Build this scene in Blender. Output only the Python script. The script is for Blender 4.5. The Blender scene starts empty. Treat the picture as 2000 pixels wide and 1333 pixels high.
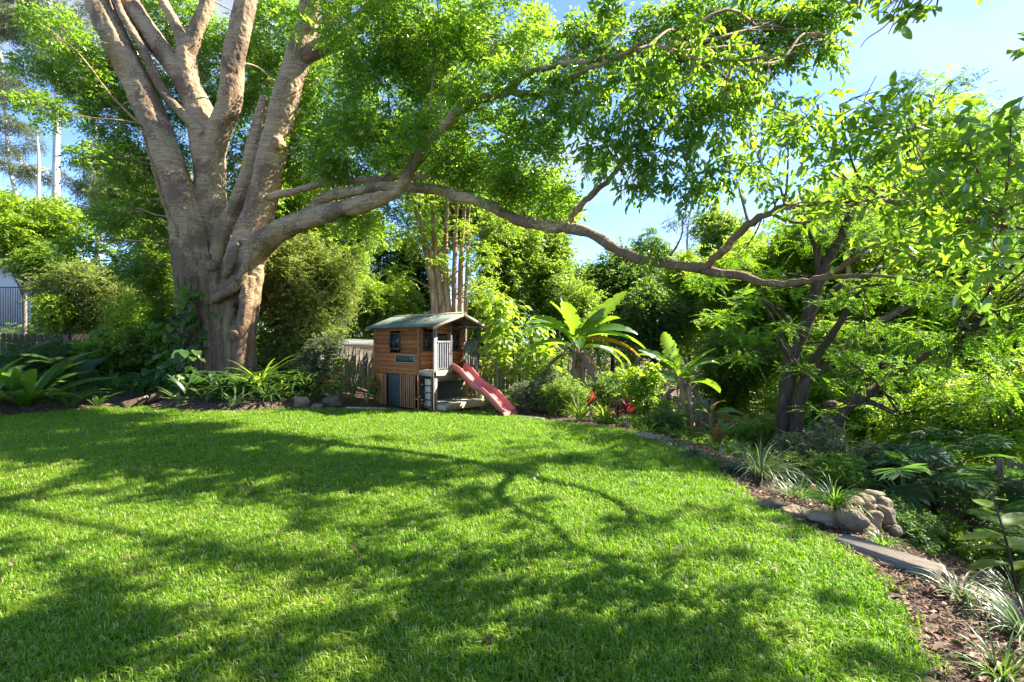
import bpy, math
import numpy as np
from mathutils import Matrix, Vector

rng = np.random.default_rng(11)
scene = bpy.context.scene
col = scene.collection
R = math.radians

# ------------------------------------------------------------------ camera, sky, sun, exposure
CAM_H = 2.0
FPX = 1000.0                                    # focal length in photograph pixels
cam_d = bpy.data.cameras.new("camera")
cam_d.sensor_width = 36.0
cam_d.lens = 36.0 * FPX / 2000.0
cam_d.clip_end = 2000.0
cam = bpy.data.objects.new("camera", cam_d)
col.objects.link(cam)
cam.location = (0, 0, CAM_H)
cam.rotation_euler = (R(90), 0, 0)
scene.camera = cam

SUN_AZ = math.atan2(0.93, 0.30)                 # clockwise from +Y
SUN_EL = R(43)
SUN = np.array([math.sin(SUN_AZ) * math.cos(SUN_EL), math.cos(SUN_AZ) * math.cos(SUN_EL), math.sin(SUN_EL)])

world = bpy.data.worlds.new("World")
scene.world = world
world.use_nodes = True
wn, wl = world.node_tree.nodes, world.node_tree.links
wn.clear()
w_out = wn.new("ShaderNodeOutputWorld")
w_bg = wn.new("ShaderNodeBackground")
w_bg.inputs["Strength"].default_value = 0.092
w_sky = wn.new("ShaderNodeTexSky")
w_sky.sky_type = 'NISHITA'
w_sky.sun_disc = False
w_sky.sun_elevation = SUN_EL
w_sky.sun_rotation = SUN_AZ
w_sky.air_density = 0.45
w_sky.dust_density = 0.1
w_sky.ozone_density = 4.5
w_tc = wn.new("ShaderNodeTexCoord")
w_sep = wn.new("ShaderNodeSeparateXYZ")
w_add = wn.new("ShaderNodeMath"); w_add.operation = 'ADD'; w_add.inputs[1].default_value = 0.16
w_dx = wn.new("ShaderNodeMath"); w_dx.operation = 'DIVIDE'
w_dy = wn.new("ShaderNodeMath"); w_dy.operation = 'DIVIDE'
w_cmb = wn.new("ShaderNodeCombineXYZ")
w_noise = wn.new("ShaderNodeTexNoise")
w_noise.inputs["Scale"].default_value = 1.1
w_noise.inputs["Detail"].default_value = 9
w_noise.inputs["Roughness"].default_value = 0.55
w_noise.inputs["Distortion"].default_value = 0.25
w_off = wn.new("ShaderNodeVectorMath"); w_off.operation = 'ADD'; w_off.inputs[1].default_value = (7.8246, 10.3348, 0.0)
w_ramp = wn.new("ShaderNodeValToRGB")
w_ramp.color_ramp.elements[0].position = 0.53
w_ramp.color_ramp.elements[1].position = 0.74
w_mix = wn.new("ShaderNodeMixRGB")
w_mix.inputs["Color2"].default_value = (1.6, 1.63, 1.72, 1)
wl.new(w_tc.outputs["Generated"], w_sep.inputs[0])
wl.new(w_sep.outputs["Z"], w_add.inputs[0])
wl.new(w_sep.outputs["X"], w_dx.inputs[0]); wl.new(w_add.outputs[0], w_dx.inputs[1])
wl.new(w_sep.outputs["Y"], w_dy.inputs[0]); wl.new(w_add.outputs[0], w_dy.inputs[1])
wl.new(w_dx.outputs[0], w_cmb.inputs[0]); wl.new(w_dy.outputs[0], w_cmb.inputs[1])
wl.new(w_cmb.outputs[0], w_off.inputs[0])
wl.new(w_off.outputs[0], w_noise.inputs["Vector"])
wl.new(w_noise.outputs["Fac"], w_ramp.inputs[0])
wl.new(w_ramp.outputs["Color"], w_mix.inputs["Fac"])
wl.new(w_sky.outputs["Color"], w_mix.inputs["Color1"])
wl.new(w_mix.outputs["Color"], w_bg.inputs["Color"])
wl.new(w_bg.outputs[0], w_out.inputs["Surface"])

sun_d = bpy.data.lights.new("sun", 'SUN')
sun_d.energy = 3.3
sun_d.angle = R(0.5)
sun_d.color = (1.0, 0.93, 0.80)
sun_o = bpy.data.objects.new("sun", sun_d)
col.objects.link(sun_o)
sun_o.rotation_euler = Vector(SUN).to_track_quat('Z', 'Y').to_euler()
sun_o.location = tuple(SUN * 60)

scene.view_settings.view_transform = 'Standard'
scene.view_settings.look = 'None'
scene.view_settings.exposure = 2.78
scene.view_settings.gamma = 1.0
scene.view_settings.use_curve_mapping = False
scene.render.engine = 'CYCLES'
cy = scene.cycles
cy.use_denoising = True
cy.max_bounces = 12
cy.diffuse_bounces = 9
cy.glossy_bounces = 2
cy.transmission_bounces = 4
cy.transparent_max_bounces = 4
cy.caustics_reflective = False
cy.caustics_refractive = False
cy.sample_clamp_indirect = 6.0


# ------------------------------------------------------------------ materials
def _mat(name):
    m = bpy.data.materials.new(name)
    m.use_nodes = True
    nt = m.node_tree
    nt.nodes.clear()
    out = nt.nodes.new("ShaderNodeOutputMaterial")
    return m, nt.nodes, nt.links, out


def leaf_mat(name, dark, light, trans, tr=0.42, rough=0.42, spec=0.5):
    m, n, l, out = _mat(name)
    at = n.new("ShaderNodeAttribute"); at.attribute_name = "tint"
    mx = n.new("ShaderNodeMixRGB")
    mx.inputs[1].default_value = (*dark, 1); mx.inputs[2].default_value = (*light, 1)
    l.new(at.outputs["Fac"], mx.inputs[0])
    p = n.new("ShaderNodeBsdfPrincipled")
    p.inputs["Roughness"].default_value = rough
    p.inputs["Specular IOR Level"].default_value = spec
    l.new(mx.outputs[0], p.inputs["Base Color"])
    mt = n.new("ShaderNodeMixRGB")
    mt.inputs[1].default_value = (trans[0] * .6, trans[1] * .72, trans[2] * .7, 1)
    mt.inputs[2].default_value = (*trans, 1)
    l.new(at.outputs["Fac"], mt.inputs[0])
    t = n.new("ShaderNodeBsdfTranslucent")
    l.new(mt.outputs[0], t.inputs["Color"])
    ms = n.new("ShaderNodeMixShader"); ms.inputs[0].default_value = tr
    l.new(p.outputs[0], ms.inputs[1]); l.new(t.outputs[0], ms.inputs[2])
    l.new(ms.outputs[0], out.inputs["Surface"])
    return m


def surf_mat(name, stops, scale=4.0, stretch=(1, 1, 1), rough=0.8, bump=0.3, bump_scale=20.0, rand=0.0, detail=6,
             spec=0.3, metallic=0.0, tint2=None, bdist=0.02):
    """noise-ramped surface in object space, with fine relief and a little per-object variation"""
    m, n, l, out = _mat(name)
    tc = n.new("ShaderNodeTexCoord")
    mp = n.new("ShaderNodeMapping"); mp.inputs["Scale"].default_value = stretch
    l.new(tc.outputs["Object"], mp.inputs[0])
    oi = n.new("ShaderNodeObjectInfo")
    addv = n.new("ShaderNodeVectorMath"); addv.operation = 'ADD'
    sc = n.new("ShaderNodeVectorMath"); sc.operation = 'SCALE'; sc.inputs["Scale"].default_value = 37.0
    cx = n.new("ShaderNodeCombineXYZ")
    for i in range(3):
        l.new(oi.outputs["Random"], cx.inputs[i])
    l.new(cx.outputs[0], sc.inputs[0])
    l.new(mp.outputs[0], addv.inputs[0]); l.new(sc.outputs[0], addv.inputs[1])
    nz = n.new("ShaderNodeTexNoise")
    nz.inputs["Scale"].default_value = scale; nz.inputs["Detail"].default_value = detail
    nz.inputs["Roughness"].default_value = 0.6
    l.new(addv.outputs[0], nz.inputs["Vector"])
    rp = n.new("ShaderNodeValToRGB")
    els = rp.color_ramp.elements
    while len(els) < len(stops):
        els.new(0.5)
    for e, (pos, c) in zip(els, stops):
        e.position = pos; e.color = (*c, 1)
    l.new(nz.outputs["Fac"], rp.inputs[0])
    src = rp.outputs[0]
    if tint2 is not None:
        at = n.new("ShaderNodeAttribute"); at.attribute_name = "tint"
        mx = n.new("ShaderNodeMixRGB"); mx.inputs[2].default_value = (*tint2, 1)
        l.new(at.outputs["Fac"], mx.inputs[0]); l.new(src, mx.inputs[1])
        src = mx.outputs[0]
    if rand:
        hs = n.new("ShaderNodeHueSaturation")
        mr = n.new("ShaderNodeMapRange")
        mr.inputs["To Min"].default_value = 1 - rand; mr.inputs["To Max"].default_value = 1 + rand
        l.new(oi.outputs["Random"], mr.inputs[0]); l.new(mr.outputs[0], hs.inputs["Value"])
        l.new(src, hs.inputs["Color"])
        src = hs.outputs[0]
    p = n.new("ShaderNodeBsdfPrincipled")
    p.inputs["Roughness"].default_value = rough
    p.inputs["Specular IOR Level"].default_value = spec
    p.inputs["Metallic"].default_value = metallic
    l.new(src, p.inputs["Base Color"])
    if bump:
        n2 = n.new("ShaderNodeTexNoise")
        n2.inputs["Scale"].default_value = bump_scale; n2.inputs["Detail"].default_value = 5
        l.new(addv.outputs[0], n2.inputs["Vector"])
        bp = n.new("ShaderNodeBump"); bp.inputs["Strength"].default_value = bump
        bp.inputs["Distance"].default_value = bdist
        l.new(n2.outputs["Fac"], bp.inputs["Height"]); l.new(bp.outputs[0], p.inputs["Normal"])
    l.new(p.outputs[0], out.inputs["Surface"])
    return m


def fig_bark():
    m, n, l, out = _mat("fig_bark")
    tc = n.new("ShaderNodeTexCoord")
    # horizontal lenticel bands
    mp = n.new("ShaderNodeMapping"); mp.inputs["Scale"].default_value = (1.3, 1.3, 16.0)
    l.new(tc.outputs["Object"], mp.inputs[0])
    n1 = n.new("ShaderNodeTexNoise"); n1.inputs["Scale"].default_value = 1.5; n1.inputs["Detail"].default_value = 7
    n1.inputs["Distortion"].default_value = 0.35
    l.new(mp.outputs[0], n1.inputs["Vector"])
    r1 = n.new("ShaderNodeValToRGB")
    e = r1.color_ramp.elements
    e[0].position = 0.33; e[0].color = (0.27, 0.170, 0.092, 1)
    e[1].position = 0.70; e[1].color = (0.52, 0.375, 0.215, 1)
    x = e.new(0.50); x.color = (0.40, 0.270, 0.150, 1)
    l.new(n1.outputs["Fac"], r1.inputs[0])
    # dark scaly patches
    n2 = n.new("ShaderNodeTexNoise"); n2.inputs["Scale"].default_value = 0.95; n2.inputs["Detail"].default_value = 4
    l.new(tc.outputs["Object"], n2.inputs["Vector"])
    n3 = n.new("ShaderNodeTexNoise"); n3.inputs["Scale"].default_value = 16; n3.inputs["Detail"].default_value = 6
    l.new(tc.outputs["Object"], n3.inputs["Vector"])
    sp = n.new("ShaderNodeSeparateXYZ"); l.new(tc.outputs["Object"], sp.inputs[0])
    mr = n.new("ShaderNodeMapRange")
    mr.inputs["From Min"].default_value = 0.0; mr.inputs["From Max"].default_value = 6.0
    mr.inputs["To Min"].default_value = 0.32; mr.inputs["To Max"].default_value = 0.06
    l.new(sp.outputs["Z"], mr.inputs[0])
    ad = n.new("ShaderNodeMath"); ad.operation = 'ADD'
    l.new(n2.outputs["Fac"], ad.inputs[0]); l.new(mr.outputs[0], ad.inputs[1])
    m3 = n.new("ShaderNodeMath"); m3.operation = 'MULTIPLY_ADD'; m3.inputs[1].default_value = 0.45
    l.new(n3.outputs["Fac"], m3.inputs[0]); l.new(ad.outputs[0], m3.inputs[2])
    r2 = n.new("ShaderNodeValToRGB")
    r2.color_ramp.elements[0].position = 0.76; r2.color_ramp.elements[1].position = 0.88
    l.new(m3.outputs[0], r2.inputs[0])
    mx = n.new("ShaderNodeMixRGB"); mx.inputs[2].default_value = (0.19, 0.118, 0.070, 1)
    l.new(r2.outputs[0], mx.inputs[0]); l.new(r1.outputs[0], mx.inputs[1])
    # olive lichen streaks
    mp4 = n.new("ShaderNodeMapping"); mp4.inputs["Scale"].default_value = (1.0, 1.0, 0.35)
    mp4.inputs["Location"].default_value = (4, 9, 2)
    l.new(tc.outputs["Object"], mp4.inputs[0])
    n4 = n.new("ShaderNodeTexNoise"); n4.inputs["Scale"].default_value = 1.6; n4.inputs["Detail"].default_value = 5
    l.new(mp4.outputs[0], n4.inputs["Vector"])
    r4 = n.new("ShaderNodeValToRGB")
    r4.color_ramp.elements[0].position = 0.56; r4.color_ramp.elements[1].position = 0.70
    r4.color_ramp.elements[1].color = (0.6, 0.6, 0.6, 1)
    l.new(n4.outputs["Fac"], r4.inputs[0])
    mx2 = n.new("ShaderNodeMixRGB"); mx2.inputs[2].default_value = (0.30, 0.27, 0.11, 1)
    l.new(r4.outputs[0], mx2.inputs[0]); l.new(mx.outputs[0], mx2.inputs[1])
    # thin dark specks
    mp5 = n.new("ShaderNodeMapping"); mp5.inputs["Scale"].default_value = (9, 9, 22)
    l.new(tc.outputs["Object"], mp5.inputs[0])
    n5 = n.new("ShaderNodeTexNoise"); n5.inputs["Scale"].default_value = 1.0; n5.inputs["Detail"].default_value = 2
    l.new(mp5.outputs[0], n5.inputs["Vector"])
    r5 = n.new("ShaderNodeValToRGB")
    r5.color_ramp.elements[0].position = 0.70; r5.color_ramp.elements[1].position = 0.76
    l.new(n5.outputs["Fac"], r5.inputs[0])
    mx3 = n.new("ShaderNodeMixRGB"); mx3.inputs[2].default_value = (0.13, 0.09, 0.065, 1)
    l.new(r5.outputs[0], mx3.inputs[0]); l.new(mx2.outputs[0], mx3.inputs[1])
    # fissures running up the bark, strongest low down
    mp6 = n.new("ShaderNodeMapping"); mp6.inputs["Scale"].default_value = (7.5, 7.5, 1.6)
    l.new(tc.outputs["Object"], mp6.inputs[0])
    n6 = n.new("ShaderNodeTexNoise"); n6.inputs["Scale"].default_value = 1.7; n6.inputs["Detail"].default_value = 8
    n6.inputs["Roughness"].default_value = 0.7
    l.new(mp6.outputs[0], n6.inputs["Vector"])
    mlow = n.new("ShaderNodeMapRange")
    mlow.inputs["From Min"].default_value = 1.0; mlow.inputs["From Max"].default_value = 6.5
    mlow.inputs["To Min"].default_value = 0.57; mlow.inputs["To Max"].default_value = 0.40
    l.new(sp.outputs["Z"], mlow.inputs[0])
    sub6 = n.new("ShaderNodeMath"); sub6.operation = 'SUBTRACT'
    l.new(mlow.outputs[0], sub6.inputs[0]); l.new(n6.outputs["Fac"], sub6.inputs[1])
    mul6 = n.new("ShaderNodeMath"); mul6.operation = 'MULTIPLY'; mul6.inputs[1].default_value = 4.5; mul6.use_clamp = True
    l.new(sub6.outputs[0], mul6.inputs[0])
    mx4 = n.new("ShaderNodeMixRGB"); mx4.inputs[2].default_value = (0.115, 0.060, 0.034, 1)
    l.new(mul6.outputs[0], mx4.inputs[0]); l.new(mx3.outputs[0], mx4.inputs[1])
    p = n.new("ShaderNodeBsdfPrincipled"); p.inputs["Roughness"].default_value = 0.78
    p.inputs["Specular IOR Level"].default_value = 0.25
    l.new(mx4.outputs[0], p.inputs["Base Color"])
    ah = n.new("ShaderNodeMath"); ah.operation = 'MULTIPLY_ADD'; ah.inputs[1].default_value = 0.8
    l.new(n3.outputs["Fac"], ah.inputs[0]); l.new(n6.outputs["Fac"], ah.inputs[2])
    bp = n.new("ShaderNodeBump"); bp.inputs["Strength"].default_value = 0.85; bp.inputs["Distance"].default_value = 0.04
    l.new(ah.outputs[0], bp.inputs["Height"]); l.new(bp.outputs[0], p.inputs["Normal"])
    l.new(p.outputs[0], out.inputs["Surface"])
    return m


def grass_mat(name="grass_blade"):
    m, n, l, out = _mat(name)
    at = n.new("ShaderNodeAttribute"); at.attribute_name = "tint"
    geo = n.new("ShaderNodeNewGeometry")
    nz = n.new("ShaderNodeTexNoise"); nz.inputs["Scale"].default_value = 0.9; nz.inputs["Detail"].default_value = 5
    nz.inputs["Roughness"].default_value = 0.65
    l.new(geo.outputs["Position"], nz.inputs["Vector"])
    rp = n.new("ShaderNodeValToRGB")
    rp.color_ramp.elements[0].position = 0.35; rp.color_ramp.elements[1].position = 0.68
    l.new(nz.outputs["Fac"], rp.inputs[0])
    mx = n.new("ShaderNodeMixRGB"); mx.inputs[1].default_value = (0.044, 0.140, 0.006, 1)
    mx.inputs[2].default_value = (0.200, 0.335, 0.018, 1)
    l.new(at.outputs["Fac"], mx.inputs[0])
    mx2 = n.new("ShaderNodeMixRGB"); mx2.inputs[2].default_value = (0.240, 0.290, 0.026, 1)
    mf = n.new("ShaderNodeMath"); mf.operation = 'MULTIPLY'; mf.inputs[1].default_value = 0.75
    l.new(rp.outputs[0], mf.inputs[0]); l.new(mf.outputs[0], mx2.inputs[0]); l.new(mx.outputs[0], mx2.inputs[1])
    gt = n.new("ShaderNodeMath"); gt.operation = 'GREATER_THAN'; gt.inputs[1].default_value = 1.3
    l.new(at.outputs["Fac"], gt.inputs[0])
    mx3 = n.new("ShaderNodeMixRGB"); mx3.inputs[2].default_value = (0.42, 0.40, 0.16, 1)
    l.new(gt.outputs[0], mx3.inputs[0]); l.new(mx2.outputs[0], mx3.inputs[1])
    p = n.new("ShaderNodeBsdfPrincipled"); p.inputs["Roughness"].default_value = 0.45
    p.inputs["Specular IOR Level"].default_value = 0.25
    l.new(mx3.outputs[0], p.inputs["Base Color"])
    t = n.new("ShaderNodeBsdfTranslucent"); t.inputs["Color"].default_value = (0.30, 0.62, 0.006, 1)
    ms = n.new("ShaderNodeMixShader"); ms.inputs[0].default_value = 0.38
    l.new(p.outputs[0], ms.inputs[1]); l.new(t.outputs[0], ms.inputs[2])
    l.new(ms.outputs[0], out.inputs["Surface"])
    return m


def glass_mat(name):
    m, n, l, out = _mat(name)
    p = n.new("ShaderNodeBsdfPrincipled")
    p.inputs["Base Color"].default_value = (0.05, 0.06, 0.055, 1)
    p.inputs["Roughness"].default_value = 0.06
    p.inputs["Specular IOR Level"].default_value = 0.9
    tr = n.new("ShaderNodeBsdfTransparent"); tr.inputs["Color"].default_value = (0.8, 0.86, 0.82, 1)
    ms = n.new("ShaderNodeMixShader"); ms.inputs[0].default_value = 0.45
    l.new(tr.outputs[0], ms.inputs[1]); l.new(p.outputs[0], ms.inputs[2])
    l.new(ms.outputs[0], out.inputs["Surface"])
    return m


M = {}
M['fig_leaf'] = leaf_mat("fig_leaf", (0.030, 0.090, 0.016), (0.105, 0.195, 0.032), (0.46, 0.70, 0.035), 0.46, 0.19, 0.75)
M['fig_bark'] = fig_bark()
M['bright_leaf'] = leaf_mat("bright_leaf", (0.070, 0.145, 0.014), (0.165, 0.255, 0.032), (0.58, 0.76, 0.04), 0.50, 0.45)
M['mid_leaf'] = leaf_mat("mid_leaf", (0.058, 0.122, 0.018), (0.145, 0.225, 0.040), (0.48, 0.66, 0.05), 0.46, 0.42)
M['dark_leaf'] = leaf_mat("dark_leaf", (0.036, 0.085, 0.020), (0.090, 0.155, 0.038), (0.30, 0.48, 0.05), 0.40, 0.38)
M['olive_leaf'] = leaf_mat("olive_leaf", (0.085, 0.125, 0.026), (0.185, 0.215, 0.058), (0.48, 0.55, 0.08), 0.42, 0.48)
M['grey_leaf'] = leaf_mat("grey_leaf", (0.070, 0.095, 0.045), (0.170, 0.190, 0.100), (0.30, 0.34, 0.12), 0.35, 0.5)
M['feather_leaf'] = leaf_mat("feather_leaf", (0.050, 0.125, 0.010), (0.120, 0.230, 0.020), (0.44, 0.72, 0.03), 0.52, 0.5)
M['strap_leaf'] = leaf_mat("strap_leaf", (0.034, 0.092, 0.018), (0.100, 0.180, 0.040), (0.34, 0.56, 0.04), 0.40, 0.36)
M['pale_strap'] = leaf_mat("pale_strap", (0.050, 0.095, 0.035), (0.230, 0.270, 0.140), (0.25, 0.36, 0.08), 0.28, 0.35)
M['blue_strap'] = leaf_mat("blue_strap", (0.022, 0.052, 0.030), (0.060, 0.110, 0.065), (0.12, 0.22, 0.06), 0.25, 0.35)
M['fern_leaf'] = leaf_mat("fern_leaf", (0.040, 0.105, 0.020), (0.095, 0.185, 0.045), (0.25, 0.42, 0.05), 0.42, 0.5)
M['banana_leaf'] = leaf_mat("banana_leaf", (0.035, 0.105, 0.018), (0.085, 0.165, 0.030), (0.40, 0.60, 0.03), 0.42, 0.30, 0.6)
M['banana_old'] = leaf_mat("banana_old", (0.24, 0.16, 0.03), (0.40, 0.22, 0.03), (0.55, 0.30, 0.02), 0.45, 0.5)
M['nest_leaf'] = leaf_mat("nest_leaf", (0.035, 0.090, 0.014), (0.085, 0.165, 0.025), (0.32, 0.52, 0.03), 0.42, 0.42, 0.3)
M['glossy_dark'] = leaf_mat("glossy_dark", (0.022, 0.062, 0.018), (0.062, 0.118, 0.034), (0.18, 0.32, 0.04), 0.30, 0.30, 0.5)
M['split_leaf'] = leaf_mat("split_leaf", (0.022, 0.060, 0.026), (0.048, 0.100, 0.045), (0.22, 0.40, 0.06), 0.35, 0.55, 0.2)
M['red_leaf'] = leaf_mat("red_leaf", (0.16, 0.024, 0.028), (0.38, 0.060, 0.060), (0.60, 0.06, 0.05), 0.42, 0.35)
M['maroon_leaf'] = leaf_mat("maroon_leaf", (0.055, 0.022, 0.024), (0.13, 0.045, 0.045), (0.25, 0.05, 0.04), 0.35, 0.35)
M['rust_leaf'] = leaf_mat("rust_leaf", (0.14, 0.075, 0.02), (0.30, 0.12, 0.03), (0.42, 0.18, 0.03), 0.35, 0.4)
M['flower_red'] = leaf_mat("flower_red", (0.45, 0.05, 0.02), (0.62, 0.12, 0.04), (0.7, 0.1, 0.05), 0.35, 0.5)
M['flower_pink'] = leaf_mat("flower_pink", (0.42, 0.01, 0.06), (0.60, 0.02, 0.11), (0.7, 0.03, 0.12), 0.3, 0.5)
M['dry_leaf'] = leaf_mat("dry_leaf", (0.065, 0.032, 0.020), (0.36, 0.23, 0.15), (0.22, 0.12, 0.06), 0.10, 0.7, 0.25)
M['grass'] = grass_mat()
M['bark_dark'] = surf_mat("bark_dark", [(0.3, (0.034, 0.021, 0.013)), (0.6, (0.088, 0.056, 0.034)), (0.8, (0.17, 0.118, 0.078))], 5, (2, 2, .5), .85, .7, 26)
M['bark_grey'] = surf_mat("bark_grey", [(0.3, (0.12, 0.095, 0.07)), (0.6, (0.26, 0.22, 0.18)), (0.8, (0.40, 0.36, 0.31))], 3, (2, 2, .6), .85, .5, 18)
M['bark_paper'] = surf_mat("bark_paper", [(0.3, (0.22, 0.115, 0.055)), (0.52, (0.40, 0.25, 0.15)), (0.75, (0.60, 0.50, 0.40))], 3.5, (3, 3, .5), .85, .6, 20)
M['bark_gum'] = surf_mat("bark_gum", [(0.3, (0.36, 0.31, 0.27)), (0.6, (0.58, 0.54, 0.50)), (0.8, (0.72, 0.70, 0.67))], 2, (2, 2, .4), .75, .3, 12)
M['stem_green'] = surf_mat("stem_green", [(0.35, (0.10, 0.13, 0.04)), (0.65, (0.20, 0.21, 0.08))], 6, (3, 3, .6), .6, .3, 30)
M['stem_banana'] = surf_mat("stem_banana", [(0.3, (0.12, 0.07, 0.03)), (0.5, (0.30, 0.22, 0.10)), (0.7, (0.36, 0.36, 0.14))], 4, (3, 3, .35), .7, .5, 20)
M['soil'] = surf_mat("soil", [(0.3, (0.050, 0.034, 0.024)), (0.55, (0.115, 0.078, 0.055)), (0.75, (0.20, 0.145, 0.105))], 9, (1, 1, 1), .95, .9, 40, bdist=.03)
M['turf_soil'] = surf_mat("turf_soil", [(0.35, (0.030, 0.045, 0.012)), (0.65, (0.062, 0.088, 0.022))], 6, (1, 1, 1), .95, .7, 60, bdist=.02)
M['cedar'] = surf_mat("cedar", [(0.3, (0.22, 0.072, 0.022)), (0.55, (0.36, 0.125, 0.040)), (0.75, (0.46, 0.185, 0.068))], 5, (1.0, 1.0, 9.0), .75, .25, 30, rand=.30, spec=.12)
M['cedar_upright'] = surf_mat("cedar_upright", [(0.3, (0.20, 0.085, 0.036)), (0.55, (0.33, 0.150, 0.066)), (0.75, (0.45, 0.235, 0.120))], 5, (9.0, 9.0, .8), .75, .25, 30, rand=.18, spec=.12)
M['timber_pale'] = surf_mat("timber_pale", [(0.3, (0.34, 0.22, 0.13)), (0.6, (0.50, 0.36, 0.24)), (0.8, (0.60, 0.46, 0.33))], 4, (1, 1, 8), .65, .25, 24, rand=.1)
M['timber_grey'] = surf_mat("timber_grey", [(0.3, (0.17, 0.145, 0.12)), (0.6, (0.31, 0.275, 0.235)), (0.8, (0.44, 0.40, 0.35))], 5, (8, 8, 1), .85, .5, 26, rand=.16)
M['sleeper'] = surf_mat("sleeper", [(0.3, (0.20, 0.155, 0.11)), (0.6, (0.32, 0.26, 0.19)), (0.8, (0.42, 0.35, 0.27))], 7, (1, 7, 7), .9, .6, 40, rand=.1)
M['fence_wood'] = surf_mat("fence_wood", [(0.3, (0.10, 0.078, 0.058)), (0.6, (0.21, 0.17, 0.13)), (0.8, (0.32, 0.265, 0.21))], 5, (8, 8, .7), .85, .45, 26, rand=.25)
M['fence_tan'] = surf_mat("fence_tan", [(0.3, (0.13, 0.085, 0.05)), (0.6, (0.23, 0.165, 0.10)), (0.8, (0.32, 0.24, 0.155))], 5, (8, 8, .7), .85, .4, 26, rand=.2)
M['roof_green'] = surf_mat("roof_green", [(0.3, (0.070, 0.090, 0.068)), (0.55, (0.115, 0.142, 0.108)), (0.8, (0.20, 0.235, 0.185))], 3, (1, 1, 1), .5, .05, 30, spec=.4)
M['metal_dark'] = surf_mat("metal_dark", [(0.3, (0.055, 0.06, 0.065)), (0.7, (0.09, 0.095, 0.10))], 6, (1, 1, 1), .45, .05, 30)
M['metal_grey'] = surf_mat("metal_grey", [(0.3, (0.095, 0.10, 0.11)), (0.7, (0.16, 0.165, 0.18))], 6, (1, 1, 1), .45, .05, 30, rand=.06)
M['board_dark'] = surf_mat("board_dark", [(0.3, (0.055, 0.066, 0.064)), (0.7, (0.095, 0.11, 0.105))], 2.5, (1, 1, 1), .6, .1, 30)
M['green_dark'] = surf_mat("green_dark", [(0.3, (0.028, 0.040, 0.030)), (0.7, (0.055, 0.070, 0.052))], 2.5, (1, 1, 1), .55, .1, 30)
M['board_buff'] = surf_mat("board_buff", [(0.3, (0.42, 0.35, 0.24)), (0.7, (0.56, 0.48, 0.35))], 3, (1, 1, 1), .7, .2, 30)
M['slide_red'] = surf_mat("slide_red", [(0.3, (0.45, 0.095, 0.088)), (0.55, (0.53, 0.140, 0.125)), (0.8, (0.58, 0.24, 0.21))], 3, (1, 1, 1), .38, .08, 40, spec=.5)
M['window_dark'] = surf_mat("window_dark", [(0.3, (0.06, 0.045, 0.038)), (0.7, (0.10, 0.075, 0.06))], 6, (1, 1, 1), .5, .1, 30)
M['glass'] = glass_mat("window_glass")
M['curtain'] = surf_mat("curtain", [(0.3, (0.42, 0.40, 0.28)), (0.7, (0.60, 0.57, 0.42))], 9, (6, 6, .5), .9, .3, 20)
M['stone'] = surf_mat("stone", [(0.28, (0.06, 0.052, 0.036)), (0.46, (0.155, 0.118, 0.075)), (0.60, (0.235, 0.17, 0.10)), (0.8, (0.27, 0.235, 0.185))], 3.2, (1, 1, 1.4), .8, .7, 17, rand=.25, bdist=.035)
M['black_clad'] = surf_mat("black_clad", [(0.3, (0.012, 0.013, 0.015)), (0.7, (0.030, 0.031, 0.034))], 3, (6, 6, .4), .6, .1, 20)
M['grey_clad'] = surf_mat("grey_clad", [(0.3, (0.22, 0.22, 0.23)), (0.7, (0.33, 0.33, 0.34))], 3, (1, 1, 6), .6, .1, 20)
M['white_paint'] = surf_mat("white_paint", [(0.3, (0.66, 0.67, 0.68)), (0.7, (0.80, 0.80, 0.80))], 4, (1, 1, 1), .5, .05, 20)
M['olive_paint'] = surf_mat("olive_paint", [(0.3, (0.10, 0.10, 0.065)), (0.7, (0.155, 0.15, 0.095))], 3, (1, 1, 1), .7, .15, 20)
M['shed_roof'] = surf_mat("shed_roof", [(0.3, (0.16, 0.16, 0.155)), (0.7, (0.26, 0.26, 0.25))], 3, (1, 1, 1), .5, .1, 20)
M['letter'] = surf_mat("letter", [(0.3, (0.15, 0.16, 0.11)), (0.7, (0.24, 0.25, 0.18))], 9, (1, 1, 1), .7, 0, 20)


# ------------------------------------------------------------------ mesh helpers
def make_mesh(name, V, F3=None, F4=None, tint=None, smooth=False, mat=None):
    V = np.asarray(V, np.float32)
    me = bpy.data.meshes.new(name)
    n3 = 0 if F3 is None else len(F3)
    n4 = 0 if F4 is None else len(F4)
    me.vertices.add(len(V)); me.vertices.foreach_set("co", V.ravel())
    idx, st = [], []
    if n3:
        idx.append(np.asarray(F3, np.int32).ravel()); st.append(np.arange(n3, dtype=np.int32) * 3)
    if n4:
        idx.append(np.asarray(F4, np.int32).ravel()); st.append(n3 * 3 + np.arange(n4, dtype=np.int32) * 4)
    idx = np.concatenate(idx); st = np.concatenate(st)
    me.loops.add(len(idx)); me.loops.foreach_set("vertex_index", idx)
    me.polygons.add(n3 + n4); me.polygons.foreach_set("loop_start", st)
    me.update(calc_edges=True)
    if smooth:
        me.polygons.foreach_set("use_smooth", np.ones(n3 + n4, bool))
    if tint is not None:
        a = me.attributes.new("tint", 'FLOAT', 'POINT')
        a.data.foreach_set("value", np.asarray(tint, np.float32))
    if mat is not None:
        me.materials.append(mat)
    return me


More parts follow.
